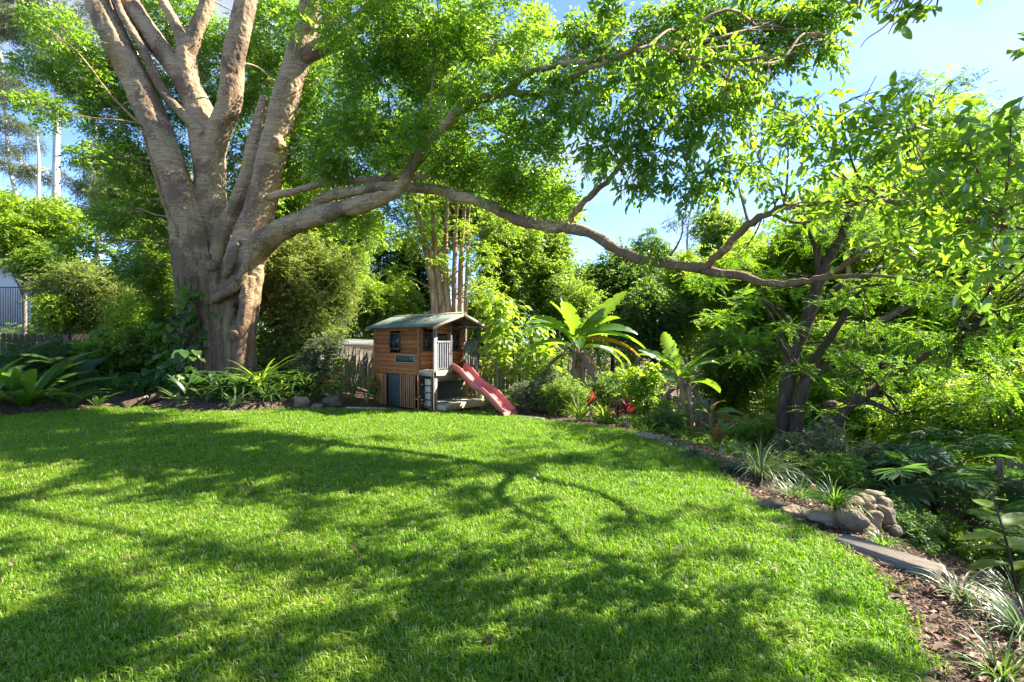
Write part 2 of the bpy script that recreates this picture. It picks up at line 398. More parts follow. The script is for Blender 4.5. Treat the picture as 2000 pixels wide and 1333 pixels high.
class MB:
    """collects pieces of ONE object"""
    def __init__(self):
        self.V, self.T, self.Q, self.C, self.n = [], [], [], [], 0

    def add(self, V, F3=None, F4=None, tint=0.0):
        V = np.asarray(V, float).reshape(-1, 3)
        self.V.append(V)
        if F3 is not None and len(F3):
            self.T.append(np.asarray(F3, int).reshape(-1, 3) + self.n)
        if F4 is not None and len(F4):
            self.Q.append(np.asarray(F4, int).reshape(-1, 4) + self.n)
        self.C.append(np.broadcast_to(np.asarray(tint, float), (len(V),)))
        self.n += len(V)
        return self

    def box(self, lo, hi, bev=0.0, tint=0.0):
        lo = np.asarray(lo, float); hi = np.asarray(hi, float)
        if bev <= 0:
            V = np.array([[x, y, z] for z in (lo[2], hi[2]) for y in (lo[1], hi[1]) for x in (lo[0], hi[0])])
            F = [[0, 2, 3, 1], [4, 5, 7, 6], [0, 1, 5, 4], [2, 6, 7, 3], [0, 4, 6, 2], [1, 3, 7, 5]]
            return self.add(V, None, F, tint)
        b = min(bev, *(0.45 * (hi - lo)))
        V, F4, F3 = [], [], []
        ids = {}
        for i in (0, 1):
            for j in (0, 1):
                for k in (0, 1):
                    c = np.array([(lo, hi)[i][0], (lo, hi)[j][1], (lo, hi)[k][2]])
                    s = np.array([1 - 2 * i, 1 - 2 * j, 1 - 2 * k]) * b
                    for a in range(3):
                        o = s.copy(); o[a] = 0
                        ids[(i, j, k, a)] = len(V); V.append(c + o)
                    F3.append([ids[(i, j, k, a)] for a in ((0, 1, 2) if (i + j + k) % 2 else (0, 2, 1))])
        g = lambda i, j, k, a: ids[(i, j, k, a)]
        for s in (0, 1):
            F4.append([g(s, 0, 0, 0), g(s, 1, 0, 0), g(s, 1, 1, 0), g(s, 0, 1, 0)])
            F4.append([g(0, s, 0, 1), g(1, s, 0, 1), g(1, s, 1, 1), g(0, s, 1, 1)])
            F4.append([g(0, 0, s, 2), g(1, 0, s, 2), g(1, 1, s, 2), g(0, 1, s, 2)])
        for p in (0, 1):
            for q in (0, 1):
                F4.append([g(0, p, q, 1), g(1, p, q, 1), g(1, p, q, 2), g(0, p, q, 2)])
                F4.append([g(p, 0, q, 0), g(p, 1, q, 0), g(p, 1, q, 2), g(p, 0, q, 2)])
                F4.append([g(p, q, 0, 0), g(p, q, 1, 0), g(p, q, 1, 1), g(p, q, 0, 1)])
        return self.add(V, F3, F4, tint)

    def tube(self, pts, rad, sides=8, tint=0.0, cap=True, wob=0.0):
        V, F4, F3 = tube_geo(pts, rad, sides, cap, wob)
        return self.add(V, F3, F4, tint)

    def mesh(self, name, mat, smooth=False, origin=(0, 0, 0)):
        V = np.concatenate(self.V) - np.asarray(origin, float)
        T = np.concatenate(self.T) if self.T else None
        Q = np.concatenate(self.Q) if self.Q else None
        return make_mesh(name, V, T, Q, np.concatenate(self.C), smooth, mat)

    def build(self, name, mat, parent=None, smooth=False, origin=(0, 0, 0), kind=None):
        return link(name, self.mesh(name, mat, smooth, origin), parent, kind=kind)


def link(name, me, parent=None, loc=None, kind=None):
    o = bpy.data.objects.new(name, me)
    col.objects.link(o)
    if parent is not None:
        o.parent = parent
    if loc is not None:
        o.location = loc
    if kind:
        o["kind"] = kind
    return o


def root(name, label, cat, loc, rz=0.0, group=None):
    o = bpy.data.objects.new(name, None)
    o.empty_display_size = 0.2
    col.objects.link(o)
    o.location = tuple(float(v) for v in loc)
    o.rotation_euler = (0, 0, rz)
    return tag(o, label, cat, group)


def tag(o, label, cat, group=None):
    o["label"] = label; o["category"] = cat
    if group:
        o["group"] = group
    return o


def catmull(P, per=6):
    P = np.asarray(P, float)
    if len(P) < 3:
        t = np.linspace(0, 1, per + 1)[:, None]
        return P[0] * (1 - t) + P[-1] * t
    Q = np.vstack([2 * P[0] - P[1], P, 2 * P[-1] - P[-2]])
    out = []
    for i in range(len(P) - 1):
        p0, p1, p2, p3 = Q[i:i + 4]
        for t in np.linspace(0, 1, per, endpoint=False):
            out.append(0.5 * (2 * p1 + (p2 - p0) * t + (2 * p0 - 5 * p1 + 4 * p2 - p3) * t * t + (3 * p1 - p0 - 3 * p2 + p3) * t ** 3))
    out.append(P[-1])
    return np.array(out)


def tube_geo(pts, rad, sides=8, cap=True, wob=0.0):
    pts = np.asarray(pts, float)
    n = len(pts)
    rad = np.broadcast_to(np.asarray(rad, float), (n,))
    tan = np.gradient(pts, axis=0)
    tan /= np.linalg.norm(tan, axis=1, keepdims=True) + 1e-9
    a = np.array([1.0, 0, 0]) if abs(tan[0][0]) < 0.8 else np.array([0, 1.0, 0])
    u = np.cross(tan[0], a); u /= np.linalg.norm(u)
    ang = np.linspace(0, 2 * np.pi, sides, endpoint=False)
    V = np.zeros((n, sides, 3))
    for i in range(n):
        u = u - tan[i] * np.dot(u, tan[i]); u /= np.linalg.norm(u) + 1e-9
        v = np.cross(tan[i], u)
        r = rad[i]
        if wob:
            r = r * (1 + wob * np.sin(3 * ang + i * .35) + wob * .6 * np.sin(5 * ang - i * .5 + 1.3))[:, None]
        V[i] = pts[i] + (np.cos(ang)[:, None] * u + np.sin(ang)[:, None] * v) * r
    idx = np.arange(n * sides).reshape(n, sides)
    nx = np.roll(idx, -1, axis=1)
    F4 = np.stack([idx[:-1], nx[:-1], nx[1:], idx[1:]], -1).reshape(-1, 4)
    V = V.reshape(-1, 3)
    F3 = None
    if cap:
        V = np.vstack([V, pts[0], pts[-1]])
        c0, c1 = len(V) - 2, len(V) - 1
        F3 = np.vstack([np.stack([np.full(sides, c0), nx[0], idx[0]], -1), np.stack([np.full(sides, c1), idx[-1], nx[-1]], -1)])
    return V, F4, F3


def nrm(a):
    return a / (np.linalg.norm(a, axis=-1, keepdims=True) + 1e-9)


def P(px, py, d):
    """photograph pixel at a distance -> point in the place"""
    return np.array([(px - 1000.0) / FPX * d, d, CAM_H - (py - 666.5) / FPX * d])


def leafset(pos, dr, up, L, W, hexa=False, fold=0.22):
    """many leaves at once: 4-point folded blades or 6-point ones"""
    dr = nrm(dr)
    side = nrm(np.cross(dr, up))
    nn = np.cross(side, dr)
    L = np.broadcast_to(L, (len(pos),))[:, None]; W = np.broadcast_to(W, (len(pos),))[:, None]
    N = len(pos)
    b = np.arange(N)[:, None]
    if not hexa:
        a = pos; c = pos + dr * L
        m = pos + dr * L * .46 + nn * W * fold
        V = np.stack([a, m - side * W * .5, c, m + side * W * .5], 1).reshape(-1, 3)
        F3 = np.concatenate([b * 4 + np.array([[0, 1, 2]]), b * 4 + np.array([[0, 2, 3]])])
        return V, F3, None, 4
    a = pos; c = pos + dr * L - nn * L * .06
    m1 = pos + dr * L * .28 + nn * W * fold * .8
    m2 = pos + dr * L * .68 + nn * W * fold * .7
    V = np.stack([a, m1 - side * W * .44, m2 - side * W * .43, c, m2 + side * W * .43, m1 + side * W * .44], 1).reshape(-1, 3)
    F4 = np.concatenate([b * 6 + np.array([[0, 1, 2, 3]]), b * 6 + np.array([[3, 4, 5, 0]])])
    return V, None, F4, 6


def sprays(O, D, SL, k, L, W, droop=0.25, jit=0.35, spread=0.8, hang=0.15):
    """leaves set alternately along short twigs: returns leaf pos, direction, up, and a per-leaf shade"""
    N = len(O)
    D = nrm(D)
    up = np.tile(np.array([0, 0, 1.0]), (N, 1)) + rng.normal(0, .25, (N, 3))
    S = nrm(np.cross(D, up))
    U = nrm(np.cross(S, D))
    t = (np.arange(k) + .6) / k
    SLc = SL[:, None, None]
    pos = O[:, None, :] + D[:, None, :] * SLc * t[None, :, None]
    pos[..., 2] -= droop * SL[:, None] * (t ** 2)[None, :]
    sg = np.where(np.arange(k) % 2 == 0, 1.0, -1.0)
    sg[-1] = 0.0
    dr = D[:, None, :] * .55 + S[:, None, :] * sg[None, :, None] * spread + rng.normal(0, jit, (N, k, 3))
    dr[..., 2] -= hang + droop * .5 * t[None, :]
    ups = U[:, None, :] + rng.normal(0, .45, (N, k, 3))
    tint = np.clip(rng.normal(.5, .24, (N, 1)) + rng.normal(0, .22, (N, k)), 0, 1)
    sc = rng.uniform(.65, 1.2, (N, k))
    return pos.reshape(-1, 3), dr.reshape(-1, 3), ups.reshape(-1, 3), (sc * L).ravel(), (sc * W).ravel(), tint.ravel()


def in_blob(c, r, n, shell=.35):
    d = nrm(rng.normal(0, 1, (n, 3)))
    rad = rng.uniform(shell, 1.0, n) ** .6
    rad = np.where(rng.uniform(size=n) < .10, rad * rng.uniform(1.1, 1.5, n), rad)
    return np.asarray(c) + d * rad[:, None] * np.asarray(r), d


# ------------------------------------------------------------------ the lie of the land
EDGE_PX = [(-160, 822), (0, 815), (60, 809), (130, 803), (240, 796), (330, 802), (430, 806), (560, 801), (700, 800), (800, 804), (940, 807), (1010, 815),
           (1080, 825), (1180, 837), (1260, 854), (1330, 880), (1390, 910), (1430, 944), (1480, 980), (1560, 1022), (1640, 1072),
           (1700, 1114), (1750, 1182), (1790, 1256), (1832, 1340)]
EDGE = [((px - 1000) / FPX * (CAM_H * FPX / (py - 666.5)), CAM_H * FPX / (py - 666.5)) for px, py in EDGE_PX]
EDGE = [tuple(p[:2]) for p in catmull([(x, y, 0) for x, y in EDGE], 5)]
EDGE += [(2.2, 1.2), (2.0, -2.0), (2.0, -8.0)]
LAWN = np.array(EDGE + [(-24, -8.0), (-24, 11.0)])


def seg_dist(x, y, poly):
    best = np.full(x.shape, 1e9)
    for i in range(len(poly) - 1):
        ax, ay = poly[i]; bx, by = poly[i + 1]
        dx, dy = bx - ax, by - ay
        t = np.clip(((x - ax) * dx + (y - ay) * dy) / (dx * dx + dy * dy + 1e-12), 0, 1)
        best = np.minimum(best, (x - ax - t * dx) ** 2 + (y - ay - t * dy) ** 2)
    return np.sqrt(best)


def inside(x, y, poly):
    c = np.zeros(x.shape, bool)
    n = len(poly)
    for i in range(n):
        ax, ay = poly[i]; bx, by = poly[(i + 1) % n]
        if ay == by:
            continue
        hit = ((ay > y) != (by > y)) & (x < (bx - ax) * (y - ay) / (by - ay) + ax)
        c ^= hit
    return c


def sm(a, b, x):
    t = np.clip((x - a) / (b - a), 0, 1)
    return t * t * (3 - 2 * t)


def sdist(x, y):
    x = np.atleast_1d(np.asarray(x, float)); y = np.atleast_1d(np.asarray(y, float))
    d = seg_dist(x, y, EDGE)
    return np.where(inside(x, y, LAWN), -d, d)


def H(x, y):
    x = np.atleast_1d(np.asarray(x, float)); y = np.atleast_1d(np.asarray(y, float))
    s = sdist(x, y)
    wr = sm(1.6, 5.0, x)
    wl = 1 - sm(-8.0, -4.0, x)
    right = -1.5 * (1 - np.exp(-.34 * np.maximum(0, s - .55)))
    left = 1.1 * (1 - np.exp(-.38 * np.maximum(0, s - .15)))
    z = wr * right + wl * left
    bumps = .022 * np.sin(3.1 * x + 1.7 * y) + .02 * np.sin(5.3 * y - 2.2 * x) + .012 * np.sin(11 * x + 4) * np.sin(9 * y)
    z = z + np.where(s > 0, bumps * sm(0, .5, s) - .03 * sm(0, .25, s), -.05 * sm(0, .15, -s))
    far = sm(30, 120, np.hypot(x, y))
    return z * (1 - far) + far * -1.2


def h1(x, y):
    return float(H(x, y)[0])


def G(px, d):
    x = (px - 1000) / FPX * d
    return np.array([x, d, h1(x, d)])


def place(px, py, dmax=32.0):
    """the spot on the ground seen at this pixel"""
    d = np.linspace(2.4, dmax, 700)
    x = (px - 1000) / FPX * d
    z = H(x, d)
    y = 666.5 + (CAM_H - z) * FPX / d
    i = np.argmax(y <= py)
    if y[i] > py:
        i = len(d) - 1
    return np.array([x[i], d[i], z[i]])


def axis(lo, hi, step, far):
    core = np.arange(lo, hi + 1e-6, step)
    out, s, v = [], step, hi
    while v < far:
        s *= 1.35; v += s; out.append(v)
    neg, s, v = [], step, lo
    while v > -far:
        s *= 1.35; v -= s; neg.append(v)
    return np.array(neg[::-1] + list(core) + out)


gx, gy = axis(-18, 12, .2, 600), axis(-4, 28, .2, 600)
XX, YY = np.meshgrid(gx, gy)
ZZ = H(XX.ravel(), YY.ravel())
idx = np.arange(XX.size).reshape(XX.shape)
quads = np.stack([idx[:-1, :-1], idx[:-1, 1:], idx[1:, 1:], idx[1:, :-1]], -1).reshape(-1, 4)
o = link("ground", make_mesh("ground", np.stack([XX.ravel(), YY.ravel(), ZZ], 1), None, quads, None, True, M['soil']))
o["kind"] = "structure"

# lawn sheet
bm_v = [(x, y, 0.0) for x, y in LAWN]
me = bpy.data.meshes.new("lawn")
me.from_pydata(bm_v, [], [list(range(len(bm_v)))])
me.materials.append(M['turf_soil'])
o = link("lawn", me); o["kind"] = "structure"


# grass: tufts of bent blades, placed as instances on points
def tuft_mesh(i):
    n = 38
    V, Q, T, C = [], [], [], []
    b = MB()
    for k in range(n):
        r = .085 * math.sqrt(rng.uniform()); a = rng.uniform(0, 2 * math.pi)
        p = np.array([r * math.cos(a), r * math.sin(a), 0])
        az = rng.uniform(0, 2 * math.pi)
        hgt = rng.uniform(.024, .074); w = rng.uniform(.0040, .0085)
        lean = rng.uniform(.25, 1.1)
        d = np.array([math.cos(az), math.sin(az), 0]); s = np.array([-d[1], d[0], 0])
        pm = p + d * hgt * lean * .35 + np.array([0, 0, hgt * .62])
        pt = p + d * hgt * lean + np.array([0, 0, hgt * (1.0 - .35 * lean)])
        tn = np.clip(rng.normal(.45, .33), 0, 1) if k % 8 else 1.6
        b.add([p - s * w * .5, p + s * w * .5, pm + s * w * .45, pm - s * w * .45, pt], [[3, 2, 4]], [[0, 1, 2, 3]], tn)
    return b.mesh("grass_tuft", M['grass'])


tufts = bpy.data.collections.new("grass_tufts")
for i in range(6):
    ob = bpy.data.objects.new("grass_tuft", tuft_mesh(i))
    tufts.objects.link(ob)


def scatter_lawn():
    pts = []
    for (y0, y1, dens) in ((1.6, 4.2, 330), (4.2, 6.5, 230), (6.5, 9.5, 130), (9.5, 13, 85), (13, 16.2, 65)):
        x0, x1 = -1.12 * y1 - 1.2, 4.0
        n = int((x1 - x0) * (y1 - y0) * dens)
        pts.append(np.stack([rng.uniform(x0, x1, n), rng.uniform(y0, y1, n)], 1))
    p = np.concatenate(pts)
    s = sdist(p[:, 0], p[:, 1])
    jag = .035 * np.sin(9 * p[:, 0] + 7 * p[:, 1]) + rng.normal(0, .04, len(p))
    p = p[s < jag - .01]
    far = np.stack([rng.uniform(-24, 2, 2500), rng.uniform(-6, 1.6, 2500)], 1)
    far = far[sdist(far[:, 0], far[:, 1]) < -.02]
    p = np.concatenate([p, far])
    return p


gp = scatter_lawn()
V = np.column_stack([gp, np.full(len(gp), -.004)])
me = bpy.data.meshes.new("grass")
me.vertices.add(len(V)); me.vertices.foreach_set("co", V.astype(np.float32).ravel())
a = me.attributes.new("rot", 'FLOAT_VECTOR', 'POINT')
rv = np.zeros((len(V), 3), np.float32); rv[:, 2] = rng.uniform(0, 6.28, len(V)); rv[:, :2] = rng.normal(0, .09, (len(V), 2))
a.data.foreach_set("vector", rv.ravel())
a = me.attributes.new("size", 'FLOAT', 'POINT')
lump = .5 + .5 * np.sin(2.3 * gp[:, 0] + 1.1 * np.sin(1.7 * gp[:, 1])) * np.sin(2.9 * gp[:, 1] + .8)
sz = (rng.uniform(.7, 1.15, len(V)) + .22 * lump) * (1 + .035 * np.clip(gp[:, 1] - 4, 0, 12))
a.data.foreach_set("value", sz.astype(np.float32))
grass = link("grass", me); grass["kind"] = "stuff"
grass["label"] = "short bright green lawn grass"
ng = bpy.data.node_groups.new("grass_nodes", 'GeometryNodeTree')
ng.interface.new_socket("Geometry", in_out='INPUT', socket_type='NodeSocketGeometry')
ng.interface.new_socket("Geometry", in_out='OUTPUT', socket_type='NodeSocketGeometry')
gi, go = ng.nodes.new("NodeGroupInput"), ng.nodes.new("NodeGroupOutput")
ip = ng.nodes.new("GeometryNodeInstanceOnPoints")
ci = ng.nodes.new("GeometryNodeCollectionInfo")
ci.inputs["Collection"].default_value = tufts
ci.inputs["Separate Children"].default_value = True
ci.inputs["Reset Children"].default_value = True
na = ng.nodes.new("GeometryNodeInputNamedAttribute"); na.data_type = 'FLOAT_VECTOR'; na.inputs["Name"].default_value = "rot"
ns = ng.nodes.new("GeometryNodeInputNamedAttribute"); ns.data_type = 'FLOAT'; ns.inputs["Name"].default_value = "size"
ip.inputs["Pick Instance"].default_value = True
ng.links.new(gi.outputs[0], ip.inputs["Points"])
ng.links.new(ci.outputs[0], ip.inputs["Instance"])
e2r = ng.nodes.new("FunctionNodeEulerToRotation")
ng.links.new(na.outputs["Attribute"], e2r.inputs[0])
ng.links.new(e2r.outputs[0], ip.inputs["Rotation"])
ng.links.new(ns.outputs["Attribute"], ip.inputs["Scale"])
rvn = ng.nodes.new("FunctionNodeRandomValue"); rvn.data_type = 'INT'
rvn.inputs[4].default_value = 0; rvn.inputs[5].default_value = 5
ng.links.new(rvn.outputs[2], ip.inputs["Instance Index"])
ng.links.new(ip.outputs[0], go.inputs[0])
grass.modifiers.new("grass", 'NODES').node_group = ng


# mulch: dry leaves and bark chips lying on the beds
def mulch():
    pts = []
    for (x0, x1, y0, y1, dens) in ((1.6, 6.5, 2.2, 6.5, 1900), (2.4, 6.5, 6.5, 10.5, 800), (-14, 5.5, 10.5, 17.5, 260)):
        n = int((x1 - x0) * (y1 - y0) * dens)
        pts.append(np.stack([rng.uniform(x0, x1, n), rng.uniform(y0, y1, n)], 1))
    p = np.concatenate(pts)
    s = sdist(p[:, 0], p[:, 1])
    p = p[(s > rng.normal(.02, .05, len(p))) & (s < 4.5)]
    stray = np.stack([rng.uniform(-9, 3, 800), rng.uniform(2.6, 14, 800)], 1)
    stray = stray[sdist(stray[:, 0], stray[:, 1]) < 0]
    z = H(p[:, 0], p[:, 1]) + rng.uniform(.004, .03, len(p))
    pos = np.vstack([np.column_stack([p, z]), np.column_stack([stray, np.full(len(stray), .05)])])
    n = len(pos)
    az = rng.uniform(0, 6.28, n)
    dr = np.stack([np.cos(az), np.sin(az), rng.normal(0, .28, n)], 1)
    up = np.array([0, 0, 1.0]) + rng.normal(0, .38, (n, 3))
    L = rng.uniform(.022, .09, n) * (1 + .6 * (rng.uniform(size=n) < .08)); W = L * rng.choice([.07, .12, .18, .3, .5], n)
    V, T, Q, k = leafset(pos, dr, up, L, W, True, rng.uniform(-.3, .4, (n, 1)))
    tint = np.repeat(np.clip(rng.beta(1.3, 2.2, n), 0, 1), k)
    o = link("leaf_litter", make_mesh("leaf_litter", V, T, Q, tint, False, M['dry_leaf']), kind="stuff")
    o["label"] = "brown dry leaves and bark mulch over the garden beds"


mulch()


# ------------------------------------------------------------------ leaves with a curve of their own
def arc_leaf(L, W, e0=1.0, curv=1.2, n=8, fold=.25, shape='strap', side_curl=0.0, tears=0, two=False, wave=0.0):
    """one blade from the origin out along +X, rising at e0 and bending over by curv"""
    t = np.linspace(0, 1, n + 1)
    el = e0 - curv * t ** 1.15
    st = L / n
    x = np.concatenate([[0], np.cumsum(np.cos(el[:-1]) * st)])
    z = np.concatenate([[0], np.cumsum(np.sin(el[:-1]) * st)])
    if shape == 'strap':
        w = W * .5 * np.minimum(1, .55 + 2 * t) * (1 - t ** 3) + .001
    elif shape == 'oval':
        w = W * .5 * np.sin(np.pi * np.clip(t, .02, 1) ** .8) ** .75 + .001
    elif shape == 'nest':
        w = W * .5 * (.25 + .75 * np.sin(np.pi * t ** .85) ** .8) * (1 - .9 * t ** 7) + .001
    elif shape == 'banana':
        stalk = .13
        tt = np.clip((t - stalk) / (1 - stalk), 0, 1)
        w = np.where(t < stalk, .022, W * .5 * np.minimum(1, tt * 6) ** .6 * (1 - tt ** 4) ** .6 + .004)
    elif shape == 'heart':
        w = W * .5 * np.where(t < .22, .75 + t * 1.1, 1) * (1 - t ** 2.2) + .001
    else:
        w = W * .5 * np.sin(np.pi * t) + .001
    if wave:
        w = w * (1 + wave * np.sin(t * 40 + rng.uniform(0, 6)))
    nx, nz = -np.sin(el), np.cos(el)
    rows = []
    yy = side_curl * t ** 2 * L
    for f, lift in ((-1, 1), (-.5, .45), (0, 0), (.5, .45), (1, 1)) if two else ((-1, 1), (0, 0), (1, 1)):
        jag = 1.0
        if tears and abs(f) == 1:
            jag = 1 - rng.uniform(0, .42, n + 1) * (rng.uniform(size=n + 1) < tears)
        h = fold * w * lift
        rows.append(np.stack([x + nx * h, yy + f * w * jag, z + nz * h], 1))
    V = np.stack(rows, 1)
    m = V.shape[1]
    ii = np.arange((n + 1) * m).reshape(n + 1, m)
    F = np.stack([ii[:-1, :-1], ii[1:, :-1], ii[1:, 1:], ii[:-1, 1:]], -1).reshape(-1, 4)
    return V.reshape(-1, 3), F


def frond_geo(L, e0, curv, pairs, ll, lw, rach=.006, prof='palm', droop=.25, v_up=.25):
    """a pinnate frond: bent rachis with rows of leaflets"""
    b = MB()
    n = 10
    t = np.linspace(0, 1, n + 1)
    el = e0 - curv * t ** 1.2
    st = L / n
    x = np.concatenate([[0], np.cumsum(np.cos(el[:-1]) * st)]); z = np.concatenate([[0], np.cumsum(np.sin(el[:-1]) * st)])
    pts = np.stack([x, np.zeros(n + 1), z], 1)
    b.tube(pts, np.linspace(rach, rach * .3, n + 1), 4, .6, cap=False)
    s = np.linspace(.16 if prof != 'fern' else .08, .985, pairs)
    pos = np.stack([np.interp(s, t, pts[:, i]) for i in range(3)], 1)
    e = np.interp(s, t, el)
    ax = np.stack([np.cos(e), np.zeros(pairs), np.sin(e)], 1)
    nn = np.stack([-np.sin(e), np.zeros(pairs), np.cos(e)], 1)
    if prof == 'fern':
        ln = ll * np.minimum(1, s * 5) * (1.02 - s) ** .5
    elif prof == 'split':
        ln = ll * np.sin(np.pi * np.clip(.12 + .8 * s, 0, 1)) ** .6
    else:
        ln = ll * np.sin(np.pi * np.clip(.1 + .85 * s, 0, 1)) ** .5
    for sg in (-1, 1):
        fw = .55 + .6 * s[:, None] ** 2
        d = ax * fw + np.array([0, sg, 0]) * (1 - .3 * s[:, None]) + nn * v_up + rng.normal(0, .05, (pairs, 3))
        d[:, 2] -= droop * .5
        up = nn + rng.normal(0, .12, (pairs, 3))
        V, T, Q, k = leafset(pos, d, up, ln, np.full(pairs, lw) * (.6 + .4 * np.sin(np.pi * s)), True, .12)
        b.add(V, T, Q, np.repeat(np.clip(rng.normal(.5, .15, pairs), 0, 1), k))
    return b


def spin(o, az, loc=(0, 0, 0), sc=1.0, roll=0.0):
    o.rotation_euler = (roll, 0, az)
    o.location = tuple(float(v) for v in loc)
    o.scale = (sc, sc, sc)
    return o


def blade_parts(r, variants, n, name="leaf", lift=0.0, rad=.03, sc=(.75, 1.15), az0=None, span=2 * math.pi, label=None):
    """large leaves, each an object of its own under its plant"""
    for k in range(n):
        az = (rng.uniform(0, 6.28) if az0 is None else az0 - span / 2) + (k + rng.uniform(-.3, .3)) * span / n
        o = link(name, variants[k % len(variants)], r)
        spin(o, az, (rad * math.cos(az), rad * math.sin(az), lift * rng.uniform(.3, 1)), rng.uniform(*sc), rng.normal(0, .15))


def strap_variants(name, mat, k, L, W, e0, cv, n=8, shape='strap', fold=.3, two=False, wave=0.0, curl=.12, tears=0):
    out = []
    for i in range(k):
        V, F = arc_leaf(L * rng.uniform(.75, 1.1), W * rng.uniform(.85, 1.1), rng.uniform(*e0), rng.uniform(*cv), n, fold, shape,
                        rng.uniform(-curl, curl), tears, two, wave)
        t = np.clip(rng.normal(.45, .2), 0, 1)
        out.append(make_mesh(name, V, None, F, np.clip(t + np.linspace(-.05, .15, len(V)), 0, 1), True, mat))
    return out


def fine_clump(name, label, cat, loc, n, L, W, mat, e0=(.7, 1.45), cv=(.8, 2.0), group=None, spread=.06, seg=6):
    """a clump of fine straps, too many and thin to pick apart: one foliage part"""
    r = root(name, label, cat, loc, 0, group)
    b = MB()
    for k in range(n):
        V, F = arc_leaf(L * rng.uniform(.6, 1.1), W * rng.uniform(.8, 1.2), rng.uniform(*e0), rng.uniform(*cv), seg, .3, 'strap', rng.uniform(-.2, .2))
        a = rng.uniform(0, 6.28); c, s = math.cos(a), math.sin(a)
        q = spread * math.sqrt(rng.uniform())
        V = V @ np.array([[c, s, 0], [-s, c, 0], [0, 0, 1]]) + np.array([q * c, q * s, 0])
        b.add(V, None, F, np.clip(rng.normal(.45, .28), 0, 1))
    b.build("foliage", mat, r, True, kind="stuff")
    return r


# ------------------------------------------------------------------ trees and shrubs
def crown_leaves(blobs, L, W, lai=2.6, k=12, slen=.55, hexa=False, droop=.25, hang=.15, spread=.8, jit=.35, outward=.8, shell=.35, area=None):
    pos, dr, up, LL, WW, tn = [], [], [], [], [], []
    la = (.69 if hexa else .5) * L * W * .85
    for (c, r) in blobs:
        r = np.asarray(r, float)
        n = max(3, int(lai * math.pi * r[0] * r[2] / (la * k)))
        O, d = in_blob(c, r, n, shell)
        D = d * outward + rng.normal(0, .5, (n, 3))
        D[:, 2] *= .6
        out = sprays(O - nrm(D) * slen * .5, D, rng.uniform(.6, 1.2, n) * slen, k, L, W, droop, jit, spread, hang)
        bt = rng.normal(0, .10)
        for lst, v in zip((pos, dr, up, LL, WW, tn), out):
            lst.append(v)
        tn[-1] = np.clip(tn[-1] + bt, 0, 1)
    return [np.concatenate(v) for v in (pos, dr, up, LL, WW, tn)]


def leaves_obj(name, data, mat, parent, origin, hexa=False, kind="stuff", fold=.22):
    pos, dr, up, L, W, tn = data
    V, T, Q, k = leafset(pos - np.asarray(origin), dr, up, L, W, hexa, fold)
    return link(name, make_mesh(name, V, T, Q, np.repeat(tn, k), False, mat), parent, kind=kind)


def limb_to(b, p0, p1, r0, r1, sides=6, bend=.25, up=.3):
    p0 = np.asarray(p0, float); p1 = np.asarray(p1, float)
    ln = np.linalg.norm(p1 - p0)
    m1 = p0 * .65 + p1 * .35 + rng.normal(0, bend * .25, 3) * ln * .5 + np.array([0, 0, up * ln * .25])
    m2 = p0 * .3 + p1 * .7 + rng.normal(0, bend * .25, 3) * ln * .5 + np.array([0, 0, up * ln * .15])
    pts = catmull([p0, m1, m2, p1], 4)
    b.tube(pts, np.linspace(r0, r1, len(pts)), sides)
    return pts


def tree(name, label, cat, base, height, crown_c, crown_r, leafm, barkm, L=.14, W=.06, lai=2.6, nb=14, tr=.12, k=12,
         slen=.55, hexa=False, group=None, stems=1, lean=(0, 0), droop=.25, hang=.15, spread=.8, sub=.42, trunk_top=None, flat=1.0):
    """a tree or shrub: tapered trunk, limbs reaching into clumps, and a crown of leaves with gaps between the clumps"""
    base = np.asarray(base, float)
    r = root(name, label, cat, base, 0, group)
    cc = np.asarray(crown_c, float); cr = np.asarray(crown_r, float)
    blobs = []
    for i in range(nb):
        d = nrm(rng.normal(0, 1, 3))
        c = cc + d * cr * rng.uniform(.35, .85)
        s = rng.uniform(.5, 1.5) * sub
        blobs.append((c, np.maximum(cr * s, .12) * np.array([1, 1, flat])))
    b = MB()
    top = cc + np.array([0, 0, cr[2] * .2]) if trunk_top is None else np.asarray(trunk_top, float)
    for s in range(stems):
        off = np.array([rng.normal(0, tr * 1.2), rng.normal(0, tr * 1.2), 0]) if stems > 1 else np.zeros(3)
        tp = top + (np.array([rng.normal(0, cr[0] * .35), rng.normal(0, cr[1] * .35), 0]) if stems > 1 else 0)
        bs = base + off - np.array([0, 0, .15])
        mid = bs * .55 + tp * .45 + rng.normal(0, .12, 3) * np.array([1, 1, 0]) * max(.4, height * .12)
        pts = catmull([bs, mid, tp], 7)
        b.tube(pts, tr * (np.linspace(1.15, .3, len(pts))), 8, wob=.05)
    b.build("trunk", barkm, r, True, base)
    lb = MB()
    for (c, rr) in blobs:
        tt = rng.uniform(.45, .95)
        limb_to(lb, (base * (1 - tt) + top * tt), c, tr * .38, tr * .10, 5)
    lb.build("limbs", barkm, r, True, base, kind="stuff")
    leaves_obj("crown", crown_leaves(blobs, L, W, lai, k, slen, hexa, droop, hang, spread), leafm, r, base, hexa)
    return r


# ================================================================== THE BIG FIG
FD = 18.0


def fp(px, py, dd, rpx):
    d = FD + dd
    return P(px, py, d), rpx * d / FPX


def stem(b, spec, sides=12, per=6, wob=.05):
    pr = [fp(*s) for s in spec]
    pts = catmull([p for p, _ in pr], per)
    rad = .73 * np.interp(np.linspace(0, len(pr) - 1, len(pts)), np.arange(len(pr)), [q for _, q in pr])
    b.tube(pts, rad, sides, wob=wob)
    return pts, rad


